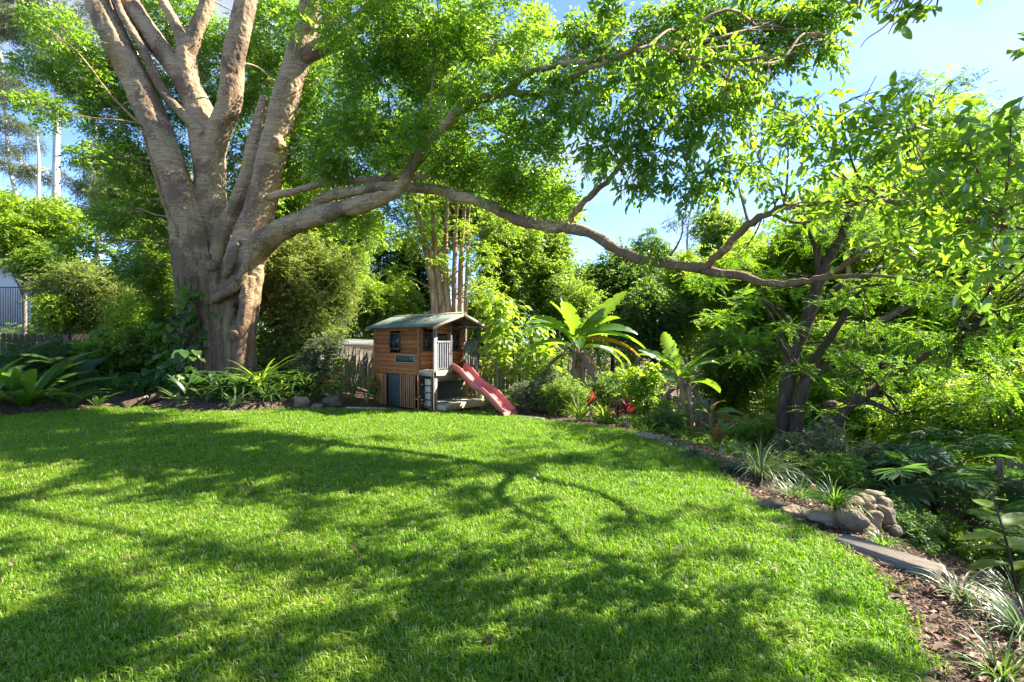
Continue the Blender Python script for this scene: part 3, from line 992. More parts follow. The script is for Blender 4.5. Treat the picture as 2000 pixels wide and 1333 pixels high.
fig_base = np.array([P(432, 735, FD)[0], FD, h1(P(432, 735, FD)[0], FD)])
fig = root("fig_tree", "huge spreading fig tree with pale beige bark and many fused stems beside the lawn", "tree", fig_base)
fb = MB()
skel = []
SPEC = [
    # left main stem
    [(398, 795, 0, 60), (388, 700, 0, 44), (380, 620, 0, 43), (374, 530, 0, 43), (366, 440, .2, 43), (341, 350, .3, 37), (306, 250, .5, 36), (262, 150, .8, 35), (216, 60, 1., 34), (182, -20, 1.2, 32), (130, -150, 1.5, 27)],
    # right main stem
    [(462, 795, -.1, 58), (456, 700, -.15, 44), (458, 620, -.2, 45), (466, 550, -.3, 44), (486, 470, -.4, 42), (512, 390, -.4, 38), (535, 290, -.4, 36), (560, 190, -.5, 34), (583, 105, -.6, 32), (604, 20, -.8, 28), (622, -60, -1, 26)],
    # middle stem
    [(420, 640, 1.1, 40), (421, 560, 1.0, 42), (420, 500, .95, 40), (419, 450, .9, 38), (412, 370, .9, 37), (404, 290, .95, 42), (390, 220, 1., 36), (369, 165, 1., 30), (362, 100, 1.1, 23)],
    [(364, 120, 1.1, 20), (350, 62, 1.2, 14), (327, 20, 1.3, 13), (300, -30, 1.4, 12)],
    [(364, 110, 1.1, 22), (385, 55, 1.1, 18), (400, 15, 1.1, 18), (416, -50, 1.2, 17)],
    [(375, 190, 1.05, 26), (345, 135, 1.2, 26), (303, 82, 1.3, 26), (262, 20, 1.5, 24), (225, -40, 1.7, 22)],
    [(405, 330, .9, 34), (424, 270, .8, 32), (446, 205, .6, 30), (456, 120, .5, 28), (470, 55, .4, 28), (484, -30, .3, 26)],
    [(398, 262, .5, 14), (378, 243, .45, 13), (346, 212, .5, 13), (315, 172, .6, 13), (290, 120, .7, 12), (270, 80, .8, 11), (240, 30, .9, 10), (218, -20, 1., 9)],
    [(425, 500, -.2, 20), (436, 455, -.2, 20), (470, 380, -.1, 21), (491, 312, 0, 21), (506, 240, .1, 17), (516, 190, .2, 12)],
    # right fork of the right stem
    [(596, 110, -.6, 22), (630, 92, -.8, 23), (670, 72, -1., 22), (705, 38, -1.2, 20), (742, -5, -1.4, 18), (790, -70, -1.6, 16)],
    [(602, 80, -.4, 16), (632, 52, -.3, 17), (662, 20, -.2, 18), (692, -15, -.1, 17)],
    # first reach of the great side limb
    [(450, 640, -.2, 44), (470, 560, -.4, 44), (496, 494, -.8, 36), (548, 450, -1.5, 29), (600, 429, -2.3, 26), (652, 415, -3.1, 25), (702, 401, -3.9, 24), (748, 387, -4.6, 20)],
    # aerial roots and flutes down the front
    [(396, 505, -.62, 10), (398, 560, -.72, 13), (404, 620, -.74, 11), (410, 690, -.78, 14), (408, 745, -.86, 20), (404, 800, -1.05, 30)],
    [(426, 470, -.35, 12), (421, 540, -.52, 14), (424, 610, -.62, 15), (434, 680, -.78, 18), (440, 745, -.92, 24), (444, 800, -1.1, 34)],
    [(486, 540, -1.0, 14), (478, 610, -1.02, 18), (470, 660, -.98, 20), (468, 725, -1.0, 20), (476, 800, -1.15, 32)],
    [(364, 640, -.45, 14), (362, 690, -.5, 18), (362, 740, -.6, 22), (352, 800, -.75, 30)],
    [(500, 520, -.7, 20), (494, 580, -.65, 20), (488, 650, -.6, 18), (488, 720, -.6, 18), (500, 800, -.65, 28)],
    [(452, 600, -1.0, 14), (446, 650, -1.0, 16), (452, 700, -.98, 12), (454, 760, -1.0, 16)],
    # root bridging across the front
    [(414, 590, -.85, 7), (430, 578, -.98, 11), (450, 566, -1.12, 12), (468, 548, -1.2, 11), (480, 515, -1.2, 10), (490, 480, -1.1, 10)],
    [(440, 540, -.9, 9), (450, 522, -1.08, 13), (458, 500, -1.0, 10)],
    [(470, 585, -1.1, 6), (476, 560, -1.2, 7), (472, 540, -1.2, 6)],
]
for s in SPEC:
    skel.append(stem(fb, s))
# knots and pruned stubs
for px, py, dd, r in ((538, 278, -.95, 10), (454, 655, -1.25, 11), (449, 512, -1.2, 10), (411, 520, -.8, 9), (600, 45, -1.25, 8)):
    c = P(px, py, FD + dd)
    fb.tube([c + np.array([0, .25, .05]), c, c + np.array([0, -.06, -.02])], np.array([1.5, 1.15, .8]) * r * FD / FPX, 10)
trunk = fb.build("trunk", M['fig_bark'], fig, True, fig_base)
md = trunk.modifiers.new("fuse", 'REMESH'); md.mode = 'VOXEL'; md.voxel_size = .034; md.use_smooth_shade = True
md = trunk.modifiers.new("ease", 'SMOOTH'); md.factor = .5; md.iterations = 1
tx = bpy.data.textures.new("bark_relief", 'CLOUDS'); tx.noise_scale = .45; tx.noise_depth = 3
tx2 = bpy.data.textures.new("bark_fine_relief", 'CLOUDS'); tx2.noise_scale = .13; tx2.noise_depth = 2
md = trunk.modifiers.new("fine_relief", 'DISPLACE'); md.texture = tx2; md.strength = .045; md.mid_level = .5; md.texture_coords = 'GLOBAL'
md = trunk.modifiers.new("relief", 'DISPLACE'); md.texture = tx; md.strength = .07; md.mid_level = .5; md.texture_coords = 'GLOBAL'

# aerial roots that have grown down over the bole, each its own strand
for sp in ([(404, 500, -.60, 8), (400, 580, -.70, 10), (408, 660, -.78, 11), (412, 740, -.92, 14), (406, 800, -1.15, 18)],
           [(430, 465, -.38, 9), (422, 560, -.55, 12), (430, 640, -.74, 12), (440, 720, -.96, 15), (438, 800, -1.22, 20)],
           [(500, 505, -.72, 8), (497, 580, -.72, 9), (489, 660, -.72, 10), (488, 740, -.76, 12), (500, 800, -.9, 15)],
           [(450, 590, -1.02, 8), (446, 670, -1.06, 11), (456, 750, -1.1, 12), (452, 800, -1.3, 16)],
           [(478, 560, -1.04, 7), (472, 630, -1.08, 10), (466, 700, -1.1, 12), (476, 800, -1.34, 18)],
           [(384, 560, -.70, 8), (386, 640, -.74, 10), (390, 720, -.80, 12), (384, 800, -1.0, 16)],
           [(412, 592, -.90, 6), (430, 579, -1.06, 9), (450, 567, -1.22, 10), (468, 548, -1.28, 9), (481, 514, -1.26, 8), (492, 478, -1.1, 7)],
           [(416, 500, -.45, 5), (412, 560, -.66, 6), (418, 640, -.78, 6), (424, 720, -.95, 8), (424, 800, -1.2, 10)],
           [(440, 540, -.86, 7), (451, 520, -1.1, 10), (460, 498, -1.04, 8), (466, 470, -.9, 6)]):
    pr = [(P(a, c, FD + e), r * .9 * (FD + e) / FPX) for a, c, e, r in sp]
    pts = catmull([p for p, _ in pr], 7)
    rad = np.interp(np.linspace(0, len(pr) - 1, len(pts)), np.arange(len(pr)), [r for _, r in pr])
    b = MB(); b.tube(pts + rng.normal(0, .012, pts.shape), rad * (1 + rng.normal(0, .05, len(pts))), 12, wob=.09)
    b.build("aerial_root", M['fig_bark'], fig, True, fig_base)

# limbs that run clear of the trunk: (px, py, distance, half thickness in px)
LIMBS = [
    [(585, 434, 16.0, 18), (616, 404, 15.5, 15), (645, 382, 15.1, 13), (700, 373, 14.5, 12), (760, 365, 13.9, 12), (850, 370, 13.3, 12), (905, 386, 12.8, 12), (960, 402, 12.5, 13),
     (1010, 430, 12.1, 13), (1060, 441, 11.7, 13), (1110, 446, 11.2, 14), (1155, 458, 10.8, 12), (1200, 485, 10.3, 12), (1255, 506, 9.8, 12), (1310, 516, 9.3, 12), (1372, 526, 8.8, 12),
     (1440, 540, 8.2, 10), (1530, 556, 7.5, 8), (1590, 546, 7.1, 8), (1640, 525, 6.8, 6), (1690, 490, 6.5, 4), (1730, 470, 6.3, 2.5)],
    [(1365, 527, 8.8, 10), (1400, 500, 8.5, 9), (1450, 450, 8.1, 9), (1505, 415, 7.6, 8), (1560, 402, 7.2, 7), (1640, 394, 6.7, 7), (1700, 386, 6.2, 7), (1790, 404, 5.6, 6.5), (1900, 430, 5., 7), (2010, 448, 4.5, 6), (2150, 470, 4.0, 5)],
    [(735, 392, 13.3, 17), (775, 375, 13.1, 17), (806, 325, 13.0, 17), (850, 268, 12.9, 15), (905, 212, 12.7, 14), (950, 190, 12.4, 14), (990, 180, 12.1, 13), (1030, 145, 11.7, 9), (1090, 128, 11.2, 8), (1160, 118, 10.6, 8), (1240, 100, 10., 8),
     (1300, 94, 9.5, 8), (1345, 113, 9.1, 7), (1420, 120, 8.6, 5), (1500, 112, 8.1, 4), (1560, 100, 7.8, 2.5)],
    [(985, 182, 12.1, 11), (1040, 182, 11.6, 10), (1090, 168, 11.1, 9), (1140, 140, 10.6, 7), (1210, 110, 9.9, 6), (1270, 70, 9.4, 4)],
    [(520, 388, 17.4, 9), (580, 372, 16.6, 8), (640, 357, 15.7, 8), (740, 350, 14.8, 7), (800, 345, 14.4, 6), (860, 347, 14., 4)],
    [(745, 352, 14.7, 5), (780, 322, 14.5, 5), (812, 300, 14.4, 5), (840, 285, 14.2, 3)],
    [(1105, 444, 11.2, 9), (1118, 425, 11.1, 8), (1140, 396, 11., 8), (1165, 372, 10.8, 7), (1195, 345, 10.5, 6), (1215, 322, 10.2, 4)],
    [(1590, 546, 7.1, 5), (1650, 540, 6.7, 5), (1700, 538, 6.4, 4), (1745, 542, 6.1, 3), (1790, 548, 5.8, 2)],
    [(1505, 416, 7.6, 5), (1545, 434, 7.3, 4), (1580, 433, 7., 3), (1600, 422, 6.9, 2)],
    [(1720, 480, 6.2, 5), (1760, 492, 6., 4), (1800, 508, 5.8, 3), (1850, 520, 5.6, 2)],
    [(1900, 432, 5., 4), (1905, 470, 4.9, 3), (1918, 520, 4.8, 3), (1935, 560, 4.7, 2)],
    [(350, 478, 17.7, 6), (334, 430, 17.4, 6), (318, 390, 17., 5), (300, 330, 16.4, 4), (278, 250, 15.8, 3)],
]
OVER = [[(-4.3, 16.7, 13.0), (-2.2, 13.5, 14.0), (1.0, 10.5, 12.8), (4.0, 8.6, 11.0), (6.4, 7.0, 10.0)],  # unseen overhead limbs, added to carry the shade clumps
        [(-4.6, 16.8, 13.6), (-5.8, 12.5, 14.2), (-3.2, 8.4, 12.2), (-1.0, 5.6, 10.4)],
        [(-4.0, 16.5, 13.4), (1.6, 13.0, 13.8), (5.8, 10.4, 12.4), (9.0, 8.2, 11.0)],
        [(4.0, 8.6, 11.0), (4.6, 6.6, 9.4), (5.2, 5.0, 8.2)]]
limb_pts = []
for sp in OVER:
    pts = catmull(sp, 8)
    b = MB(); b.tube(pts, np.linspace(.13, .04, len(pts)), 9, wob=.05)
    b.build("limb", M['fig_bark'], fig, True, fig_base)
    limb_pts.append(pts)
for sp in LIMBS:
    b = MB()
    pts = catmull([P(a, c, d) for a, c, d, r in sp], 5)
    rad = np.interp(np.linspace(0, len(sp) - 1, len(pts)), np.arange(len(sp)), [r * d / FPX for a, c, d, r in sp])
    rad = rad * (.62 if sp[0][0] in (735, 985) else .82) * (1 + .10 * np.sin(np.arange(len(pts)) * 1.1 + sp[0][0]) + rng.normal(0, .03, len(pts)))
    if rad[0] > .05:
        pts = pts + rng.normal(0, .013, pts.shape)
    b.tube(pts, rad, 12, wob=.05)
    b.build("limb", M['fig_bark'], fig, True, fig_base)
    limb_pts.append(pts)
SK = np.concatenate([p for p, _ in skel[:11]] + limb_pts[len(OVER):])
SKO = np.concatenate(limb_pts[:len(OVER)])
SK = SK[SK[:, 2] > 3.0]

# foliage masses: px, py, distance, radii (m)
FB = [
    (120, 60, 17.5, .8, 1.2, .9), (165, 150, 19.8, 1.2, .9, 1.2), (90, 210, 17, .8, 1., .5), (215, 230, 20, 1.1, .9, 1.2), (250, 320, 20, 1.0, .8, 1.), (285, 400, 20, .9, .8, .8), (170, 300, 17, .65, .8, .4), (300, 470, 20, .8, .8, .8), (215, 430, 18.2, .8, .8, .5), (70, 40, 13.5, .3, .6, .25),
    (150, 480, 16.5, .7, .7, .4), (255, 520, 17.5, .7, .7, .5),
    (330, 40, 21.6, 1.9, 1.0, 1.4), (440, 150, 21.8, 2.0, 1.2, 2.5), (545, 60, 21.2, 1.8, 1.2, 1.8), (500, 330, 21.4, 1.5, 1.0, 1.7), (645, 180, 19, 1.7, 1.3, 1.8), (610, 310, 18.6, 1.5, 1.2, 1.4), (560, 190, 21.5, 1.6, 1.2, 1.8), (335, 200, 21, 1.1, .9, 1.2), (330, 310, 21, 1.0, .8, 1.1), (370, 400, 21, 1., .8, .9), (60, 130, 19, .8, .9, .5), (250, 150, 21, 1.4, 1, 1.6),
    (720, 50, 15, 1.6, 1.8, 1.3), (830, 50, 15, 1.8, 2., 1.2), (760, 190, 16, 1.7, 1.8, 1.5), (880, 130, 15.5, 1.6, 1.8, 1.3), (975, 45, 14, 1.4, 1.8, .9), (1040, 90, 13, .7, 1., .7), (690, 300, 16, 1.4, 1.5, 1.1), (830, 280, 15, 1.4, 1.4, 1.1),
    (950, 270, 13.5, 1.2, 1.3, 1.), (1030, 320, 12, 1.0, 1., .85), (930, 350, 13.5, .9, .9, .5), (1060, 220, 12, .9, 1., .7), (1090, 390, 11.5, .55, .7, .4), (700, 430, 15, .8, .8, .4), (1000, 370, 12.3, .7, .8, .5),
    (1160, 85, 12.5, .6, .6, .4), (1230, 120, 12, .7, .6, .45), (1200, 40, 12.5, .45, .5, .3), (1290, 50, 12, .8, .6, .5), (1380, 40, 11.6, .9, .6, .65), (1470, 60, 11.3, .9, .6, .65), (1560, 60, 11, .8, .6, .6), (1520, 115, 10.8, .6, .5, .4), (1410, 140, 10.8, .75, .5, .45), (1600, 20, 11, .7, .5, .4), (1610, 95, 10.8, .35, .4, .35),
    (820, 255, 12.2, .55, .5, .4), (900, 170, 12, .5, .5, .4), (985, 140, 11.4, .5, .5, .35), (700, 250, 13.6, .8, .6, .6), (1095, 160, 10.9, .4, .4, .3), (760, 300, 12.8, .45, .4, .3), (640, 330, 14.8, .6, .5, .45), (870, 320, 12.8, .6, .5, .3), (1130, 60, 11.8, .6, .6, .35),
    (1300, 100, 9.2, .36, .35, .26), (1420, 110, 8.7, .36, .35, .26), (1190, 105, 10.2, .42, .4, .3), (1360, 60, 9.0, .4, .4, .28), (1500, 120, 8.6, .3, .3, .22), (1085, 385, 17.2, .8, .6, .4), (1172, 320, 17.8, .6, .6, .35), (1030, 395, 17.0, .5, .5, .3),
    (1340, 100, 11.5, .7, .5, .4), (1280, 150, 11, .6, .5, .4), (1110, 130, 12, .5, .5, .3), (1480, 190, 10.4, .55, .45, .4),
    (1130, 190, 10.8, .7, .6, .7), (1225, 190, 9.8, .75, .6, .7), (1320, 190, 9.3, .75, .6, .6), (1190, 280, 10.4, .8, .6, .55), (1300, 290, 9.8, .8, .6, .6), (1400, 240, 9.1, .65, .5, .65), (1420, 330, 9., .45, .4, .38), (1250, 350, 10, .4, .4, .38), (1350, 370, 9.5, .48, .4, .34), (1450, 180, 9, .5, .4, .45),
    (1555, 225, 6.1, .36, .5, .3), (1640, 205, 5.6, .42, .5, .28), (1740, 225, 5.2, .42, .5, .28), (1590, 310, 6., .4, .5, .34), (1690, 310, 5.5, .42, .5, .36), (1790, 290, 5., .42, .5, .36), (1890, 270, 4.6, .36, .5, .3), (1970, 300, 4.2, .3, .5, .3),
    (1870, 380, 4.6, .36, .4, .3), (1770, 390, 5., .36, .4, .26), (1960, 420, 4.2, .25, .4, .3), (1950, 530, 4.4, .2, .35, .3), (1850, 480, 5., .28, .35, .22), (1640, 400, 6., .36, .4, .2), (1740, 470, 5.5, .3, .35, .2), (1560, 400, 6.8, .3, .35, .2),
    (1280, 490, 9.3, .18, .25, .2), (1690, 470, 6.3, .2, .25, .12), (1480, 300, 7.0, .26, .4, .34), (1520, 250, 7.2, .3, .4, .3), (1500, 360, 7.4, .25, .3, .2),
    (1680, 15, 5., .22, .3, .12), (1740, 40, 5., .22, .3, .12), (1830, 10, 5., .25, .3, .1), (1710, -30, 5., .4, .4, .15),
]
blobs_far, blobs_mid, blobs_near = [], [], []
for px, py, d, rx, ry, rz in FB:
    t = (P(px, py, d), (rx, ry, rz))
    (blobs_far if d > 10.9 else blobs_mid if d > 8.6 else blobs_near).append(t)
# the crown goes on above the frame, its unseen clumps set to shade the lawn
blobs_top = [((x, y, z), (rx, ry, rz)) for x, y, z, rx, ry, rz in (
    (2.2, 7.2, 8.3, 1.1, 1.0, .6), (-1.5, 9.2, 9.9, 1.4, 1.4, .8), (-4.4, 9.6, 10.4, 1.5, 1.4, .8), (-4.0, 6.0, 9., 1.3, 1.2, .6),
    (.2, 6.0, 8.1, .9, 1., .5), (-8., 10.5, 11., 1.8, 1.6, .9), (-7.0, 7.5, 10., 1.2, 1.3, .6), (-11, 13, 13, 1.9, 1.8, 1.), (-6, 14, 14.5, 2.2, 2., 1.2), (-1.5, 12.5, 12., 1.5, 1.6, .9), (6.2, 4.6, 5.6, .7, .8, .4), (4.8, 3.4, 4.9, .6, .7, .35),
    (3.4, 5.0, 6.3, .6, .6, .35), (7.4, 3.4, 6.4, .8, .9, .45), (8.4, 6.0, 8.4, .9, 1., .5), (-2.0, 4.4, 7.4, .8, .8, .4))]

bt = []
for c, r in blobs_top:
    for k in range(11):
        q = np.asarray(c) + rng.normal(0, .62, 3) * np.asarray(r) * np.array([1.1, 1.1, 1.0])
        sz_ = rng.uniform(.16, .42)
        bt.append((q, (sz_ * 1.2, sz_ * 1.2, sz_ * .7)))
blobs_top = bt
dapple = []  # added unseen clumps, set up-sun to throw broken shade on the lawn
while len(dapple) < 105:
    x, y = rng.uniform(-8.5, 3.2), rng.uniform(2.4, 10.5)
    lump = math.sin(1.15 * x + 1.3 * math.sin(.8 * y)) * math.sin(1.5 * y + .6) + (.5 if x < -3 and y < 5 else 0)
    if lump < rng.uniform(-.5, .6):
        continue
    z = (.70 * y + 2.3) / (1 - .231) + rng.uniform(0, 1.6)
    q = rng.uniform(.10, .30)
    dapple.append(((x + 1.02 * z, y + .33 * z, z), (q * 1.3, q * 1.3, q * .7)))
blobs_top = blobs_top + dapple
far_l = crown_leaves(blobs_far, .13, .058, 4.6, 13, .6, False, .3, .22)
top_l = crown_leaves(blobs_top, .15, .07, 2.9, 13, .45, False, .3, .2)
mid_l = crown_leaves(blobs_mid, .165, .064, 3.2, 11, .46, True, .45, .75, .75, .5)
near_l = crown_leaves(blobs_near, .140, .056, 1.9, 9, .36, True, .35, .45, .8, .55)
leaves_obj("crown", [np.concatenate([a, b]) for a, b in zip(far_l, top_l)], M['fig_leaf'], fig, fig_base, False)
# nearest leaves are leaf objects of their own; the rest of the near sprays stay one mass
pos, dr, up, LL, WW, tn = near_l
px_ = 1000 + pos[:, 0] / pos[:, 1] * FPX; py_ = 666.5 - (pos[:, 2] - CAM_H) / pos[:, 1] * FPX
vis = (px_ > 1400) & (px_ < 1990) & (py_ > 5) & (py_ < 660)
score = np.where(vis, LL / pos[:, 1], 0)
pick = np.argsort(-score)[:300]
rest = np.setdiff1d(np.arange(len(pos)), pick)
leaves_obj("spray", [np.concatenate([a, b[rest]]) for a, b in zip(mid_l, near_l)], M['fig_leaf'], fig, fig_base, True)
leaf_var = []
for i in range(5):
    V, F = arc_leaf(1.0, .44, .1, rng.uniform(.2, .6), 6, .22, 'oval')
    leaf_var.append(make_mesh("leaf", V, None, F, np.full(len(V), .2 + .16 * i), True, M['fig_leaf']))
for j, i in enumerate(pick):
    d = dr[i] / np.linalg.norm(dr[i])
    s = np.cross(up[i], d); s /= np.linalg.norm(s) + 1e-9
    u = np.cross(d, s)
    L = LL[i]
    mt = Matrix(((d[0] * L, s[0] * L, u[0] * L, pos[i][0] - fig_base[0]), (d[1] * L, s[1] * L, u[1] * L, pos[i][1] - fig_base[1]),
                 (d[2] * L, s[2] * L, u[2] * L, pos[i][2] - fig_base[2]), (0, 0, 0, 1)))
    o = link("leaf", leaf_var[j % 5], fig)
    o.matrix_local = mt

# branchlets from the limbs into each foliage mass
tw = MB()
for (c, r) in blobs_far + blobs_mid + blobs_near + dapple:
    over = any(c is q[0] for q in dapple)
    c = np.asarray(c); r = np.asarray(r)
    sk = SKO if over else SK
    dd = np.linalg.norm(sk - c, axis=1) + (0 if over else .6 * np.maximum(0, sk[:, 2] - c[2]))
    p0 = sk[np.argmin(dd)]
    ln = np.linalg.norm(c - p0)
    if over and (ln > 3.5 or (c[2] - CAM_H) / c[1] < .72):
        continue
    if not over and c[0] / c[1] > .62 and (c[2] - CAM_H) / c[1] > .58:
        p0 = c + np.array([.5, .2, 1.1]); ln = 1.2
    if not over and ln > 4.5:
        p0 = c + (p0 - c) * 2.2 / ln
        ln = 2.2
    rad = min(.05, .010 + .008 * ln) * (.5 if over else 1)
    pts = limb_to(tw, p0, c, rad, rad * .35, 6, .3, .15)
    for k in range(3 if over else 7):
        e, _ = in_blob(c, r * .95, 1, .8)
        limb_to(tw, pts[rng.integers(len(pts) // 2, len(pts))], e[0], rad * .4, .004, 4, .3, .1)
tw.build("branchlets", M['fig_bark'], fig, True, fig_base, kind="stuff")

# ivy-like climber with big heart leaves on the trunk
cl = root("climbing_vine", "dark heart leaved climber clinging to the left side of the fig trunk", "climber", G(372, FD - 1.2))
cb = np.array(cl.location)
hv = strap_variants("leaf", M['glossy_dark'], 5, .42, .30, (-.9, -.3), (.2, .7), 6, 'heart', .12)
hv2 = strap_variants("leaf", M['mid_leaf'], 3, .36, .27, (-.9, -.3), (.2, .7), 6, 'heart', .12)
b = MB()
for k in range(4):
    pts = catmull([P(372 + 8 * k, 785 - 10 * k, FD - 1.0), P(350 + 12 * k, 700, FD - .95), P(352 + 11 * k, 620, FD - .95), P(346 + 14 * k, 540, FD - .9)], 5)
    b.tube(pts, .018, 5)
b.build("stem", M['bark_dark'], cl, True, cb, kind="stuff")
for k in range(230):
    py = 545 + 250 * rng.uniform() ** .75
    wdt = np.interp(py, [545, 640, 700, 790], [20, 30, 46, 50])
    p = P(364 + rng.normal(0, .62) * wdt - (10 if py > 660 else 0), py, FD - 1.0 - rng.uniform(0, .45) - (.5 if py > 680 else 0))
    o = link("leaf", (hv2 if (py < 640 and k % 2) or k % 5 == 0 else hv)[k % 3], cl)
    spin(o, -math.pi / 2 + rng.normal(0, 1.0), p - cb, rng.uniform(.5, 1.2), rng.normal(0, .3))

# ================================================================== PLAYHOUSE
HB = R(48)
A0 = np.array([-2.18, 14.34, 0.0])
ph = root("playhouse", "two storey red cedar cubby house with green corrugated roof and balcony", "playhouse", A0, HB)
HW, HL, HP = 1.78, 2.98, .69


def part(name, lo, hi, mat, parent=None, bev=.006, label=None):
    o = MB().box(lo, hi, bev).build(name, mat, parent or ph)
    if label:
        o["label"] = label
    return o


# storey floor and sides
part("floor", (.0, .05, 1.10), (HW, HL, 1.155), M['timber_pale'])
zt = lambda x: 2.42 + (.39 / 1.0) * min(x + .11, HW - x + .11) * .95        # underside of the roof


def cladding(axis_, at, a0, a1, z0, z1, holes, n, out, gable=False):
    hgt = (z1 - z0) / n
    for i in range(n):
        lo, hi = z0 + i * hgt, z0 + (i + 1) * hgt
        spans = [(a0, a1)]
        if gable and hi > 2.40:
            k = (hi - 2.38) / .39
            spans = [(max(a0, k), min(a1, HW - k))]
        for (h0, h1_, g0, g1) in holes:
            if lo < g1 - .01 and hi > g0 + .01:
                new = []
                for s0, s1 in spans:
                    if h0 > s0: new.append((s0, min(s1, h0)))
                    if h1_ < s1: new.append((max(s0, h1_), s1))
                spans = new
        for s0, s1 in spans:
            if s1 - s0 < .03:
                continue
            # lapped board: the lower edge stands proud
            th0, th1 = .030, .014
            if axis_ == 'y':
                x = at
                V = [(x, s0, lo), (x, s1, lo), (x, s1, hi), (x, s0, hi), (x + out * th0, s0, lo), (x + out * th0, s1, lo), (x + out * th1, s1, hi), (x + out * th1, s0, hi)]
            else:
                V = [(s0, at, lo), (s1, at, lo), (s1, at, hi), (s0, at, hi), (s0, at + out * th0, lo), (s1, at + out * th0, lo), (s1, at + out * th1, hi), (s0, at + out * th1, hi)]
            b = MB(); b.add(V, None, [[0, 1, 2, 3], [7, 6, 5, 4], [0, 4, 5, 1], [1, 5, 6, 2], [2, 6, 7, 3], [3, 7, 4, 0]])
            me = b.mesh("plank", M['cedar'])
            me.validate()
            link("plank", me, ph)


# left wall (window), front wall under the porch (two windows and a door), rear and right walls
WZ0, WZ1 = 1.74, 2.24
cladding('y', 0, HP + .05, HL - .05, 1.10, 2.44, [(1.56, 2.09, WZ0, WZ1)], 10, -1)
cladding('y', HW, HP + .05, HL - .05, 1.10, 2.44, [(1.4, 1.95, WZ0, WZ1)], 10, 1)
cladding('x', HL, .05, HW - .05, 1.10, 2.76, [], 12, 1, True)
cladding('x', HP, .05, HW - .05, 1.16, 2.76, [(.16, .50, WZ0 - .02, WZ1 + .02), (.62, 1.05, 1.16, 2.16), (1.20, 1.58, WZ0 - .02, WZ1 + .02)], 12, -1, True)
for x, y in ((-.02, HP - .02), (-.02, HL - .05), (HW - .06, HP - .02), (HW - .06, HL - .05)):
    part("corner_post", (x, y, 0), (x + .08, y + .075, 2.44), M['cedar_upright'])


def window(axis_, at, a0, a1, z0, z1, out, mull=1):
    fr = MB(); t = .045
    def bx(p0, p1, q0, q1, d0, d1):
        if axis_ == 'y':
            fr.box((min(at + out * d0, at + out * d1), p0, q0), (max(at + out * d0, at + out * d1), p1, q1), .004)
        else:
            fr.box((p0, min(at + out * d0, at + out * d1), q0), (p1, max(at + out * d0, at + out * d1), q1), .004)
    bx(a0, a0 + t, z0, z1, -.03, .045); bx(a1 - t, a1, z0, z1, -.03, .045)
    bx(a0 + t, a1 - t, z1 - t, z1, -.03, .043); bx(a0 + t, a1 - t, z0, z0 + t, -.03, .043)
    for k in range(mull):
        c = a0 + (a1 - a0) * (k + 1) / (mull + 1)
        bx(c - .014, c + .014, z0 + t, z1 - t, -.01, .03)
    w = fr.build("window", M['window_dark'], ph)
    g = MB()
    if axis_ == 'y':
        g.box((min(at, at - out * .006), a0 + t, z0 + t), (max(at, at - out * .006), a1 - t, z1 - t))
    else:
        g.box((a0 + t, min(at, at - out * .006), z0 + t), (a1 - t, max(at, at - out * .006), z1 - t))
    link("pane", g.mesh("pane", M['glass']), w)
    return w


w1 = window('y', 0, 1.56, 2.09, WZ0, WZ1, -1)
cu = MB()
for (c0, c1) in ((1.63, 1.78), (1.88, 2.02)):
    for k in range(6):
        yy = c0 + (c1 - c0) * k / 6
        cu.box((.05 + .012 * (k % 2), yy, WZ0 + .02), (.06 + .012 * (k % 2), yy + (c1 - c0) / 6, WZ1 - .05))
link("curtain", cu.mesh("curtain", M['curtain']), w1)
window('y', HW, 1.4, 1.95, WZ0, WZ1, 1)
for a, c in ((.16, .50), (1.20, 1.58)):
    w = window('x', HP, a, c, WZ0 - .02, WZ1 + .02, -1)
    cu = MB()
    for k in range(4):
        cu.box((a + .1 + k * .03, HP + .07 + .01 * (k % 2), WZ0), (a + .13 + k * .03, HP + .08 + .01 * (k % 2), WZ1 - .04))
    link("curtain", cu.mesh("curtain", M['curtain']), w)
dr_ = part("door", (.66, HP - .012, 1.165), (1.01, HP + .02, 2.12), M['cedar'])
link("door_pane", MB().box((.70, HP - .02, 1.80), (.97, HP - .0145, 2.06)).mesh("door_pane", M['glass']), dr_)
link("door_knob", MB().tube([(.70, HP - .012, 1.6), (.70, HP - .05, 1.6)], [.012, .02], 8).mesh("door_knob", M['metal_grey']), dr_)
fr = MB()
fr.box((.615, HP - .04, 1.16), (.66, HP + .02, 2.165)); fr.box((1.01, HP - .04, 1.16), (1.055, HP + .02, 2.165)); fr.box((.66, HP - .038, 2.12), (1.01, HP + .02, 2.165))
link("door_frame", fr.mesh("door_frame", M['window_dark']), dr_)

# name board with faded raised letters
sg = part("sign_board", (-.052, .86, 1.37), (-.032, 1.74, 1.57), M['green_dark'])
fr = MB()
fr.box((-.060, .835, 1.345), (-.031, 1.765, 1.37)); fr.box((-.060, .835, 1.57), (-.031, 1.765, 1.595))
fr.box((-.060, .835, 1.37), (-.031, .86, 1.57)); fr.box((-.060, 1.74, 1.37), (-.031, 1.765, 1.57))
link("sign_frame", fr.mesh("sign_frame", M['timber_pale']), sg)
lt = MB()
for k in range(15):
    if k in (6, 10):
        continue
    y = 1.69 - k * .055
    lt.box((-.0555, y - .030, 1.415), (-.0515, y - .020, 1.525))
    for q in range(rng.integers(1, 3)):
        z = rng.choice([1.415, 1.46, 1.51]) + .003 * q
        lt.box((-.0550, y - .020, z), (-.0515, y - .002, z + .014))
link("sign_lettering", lt.mesh("sign_lettering", M['letter']), sg)

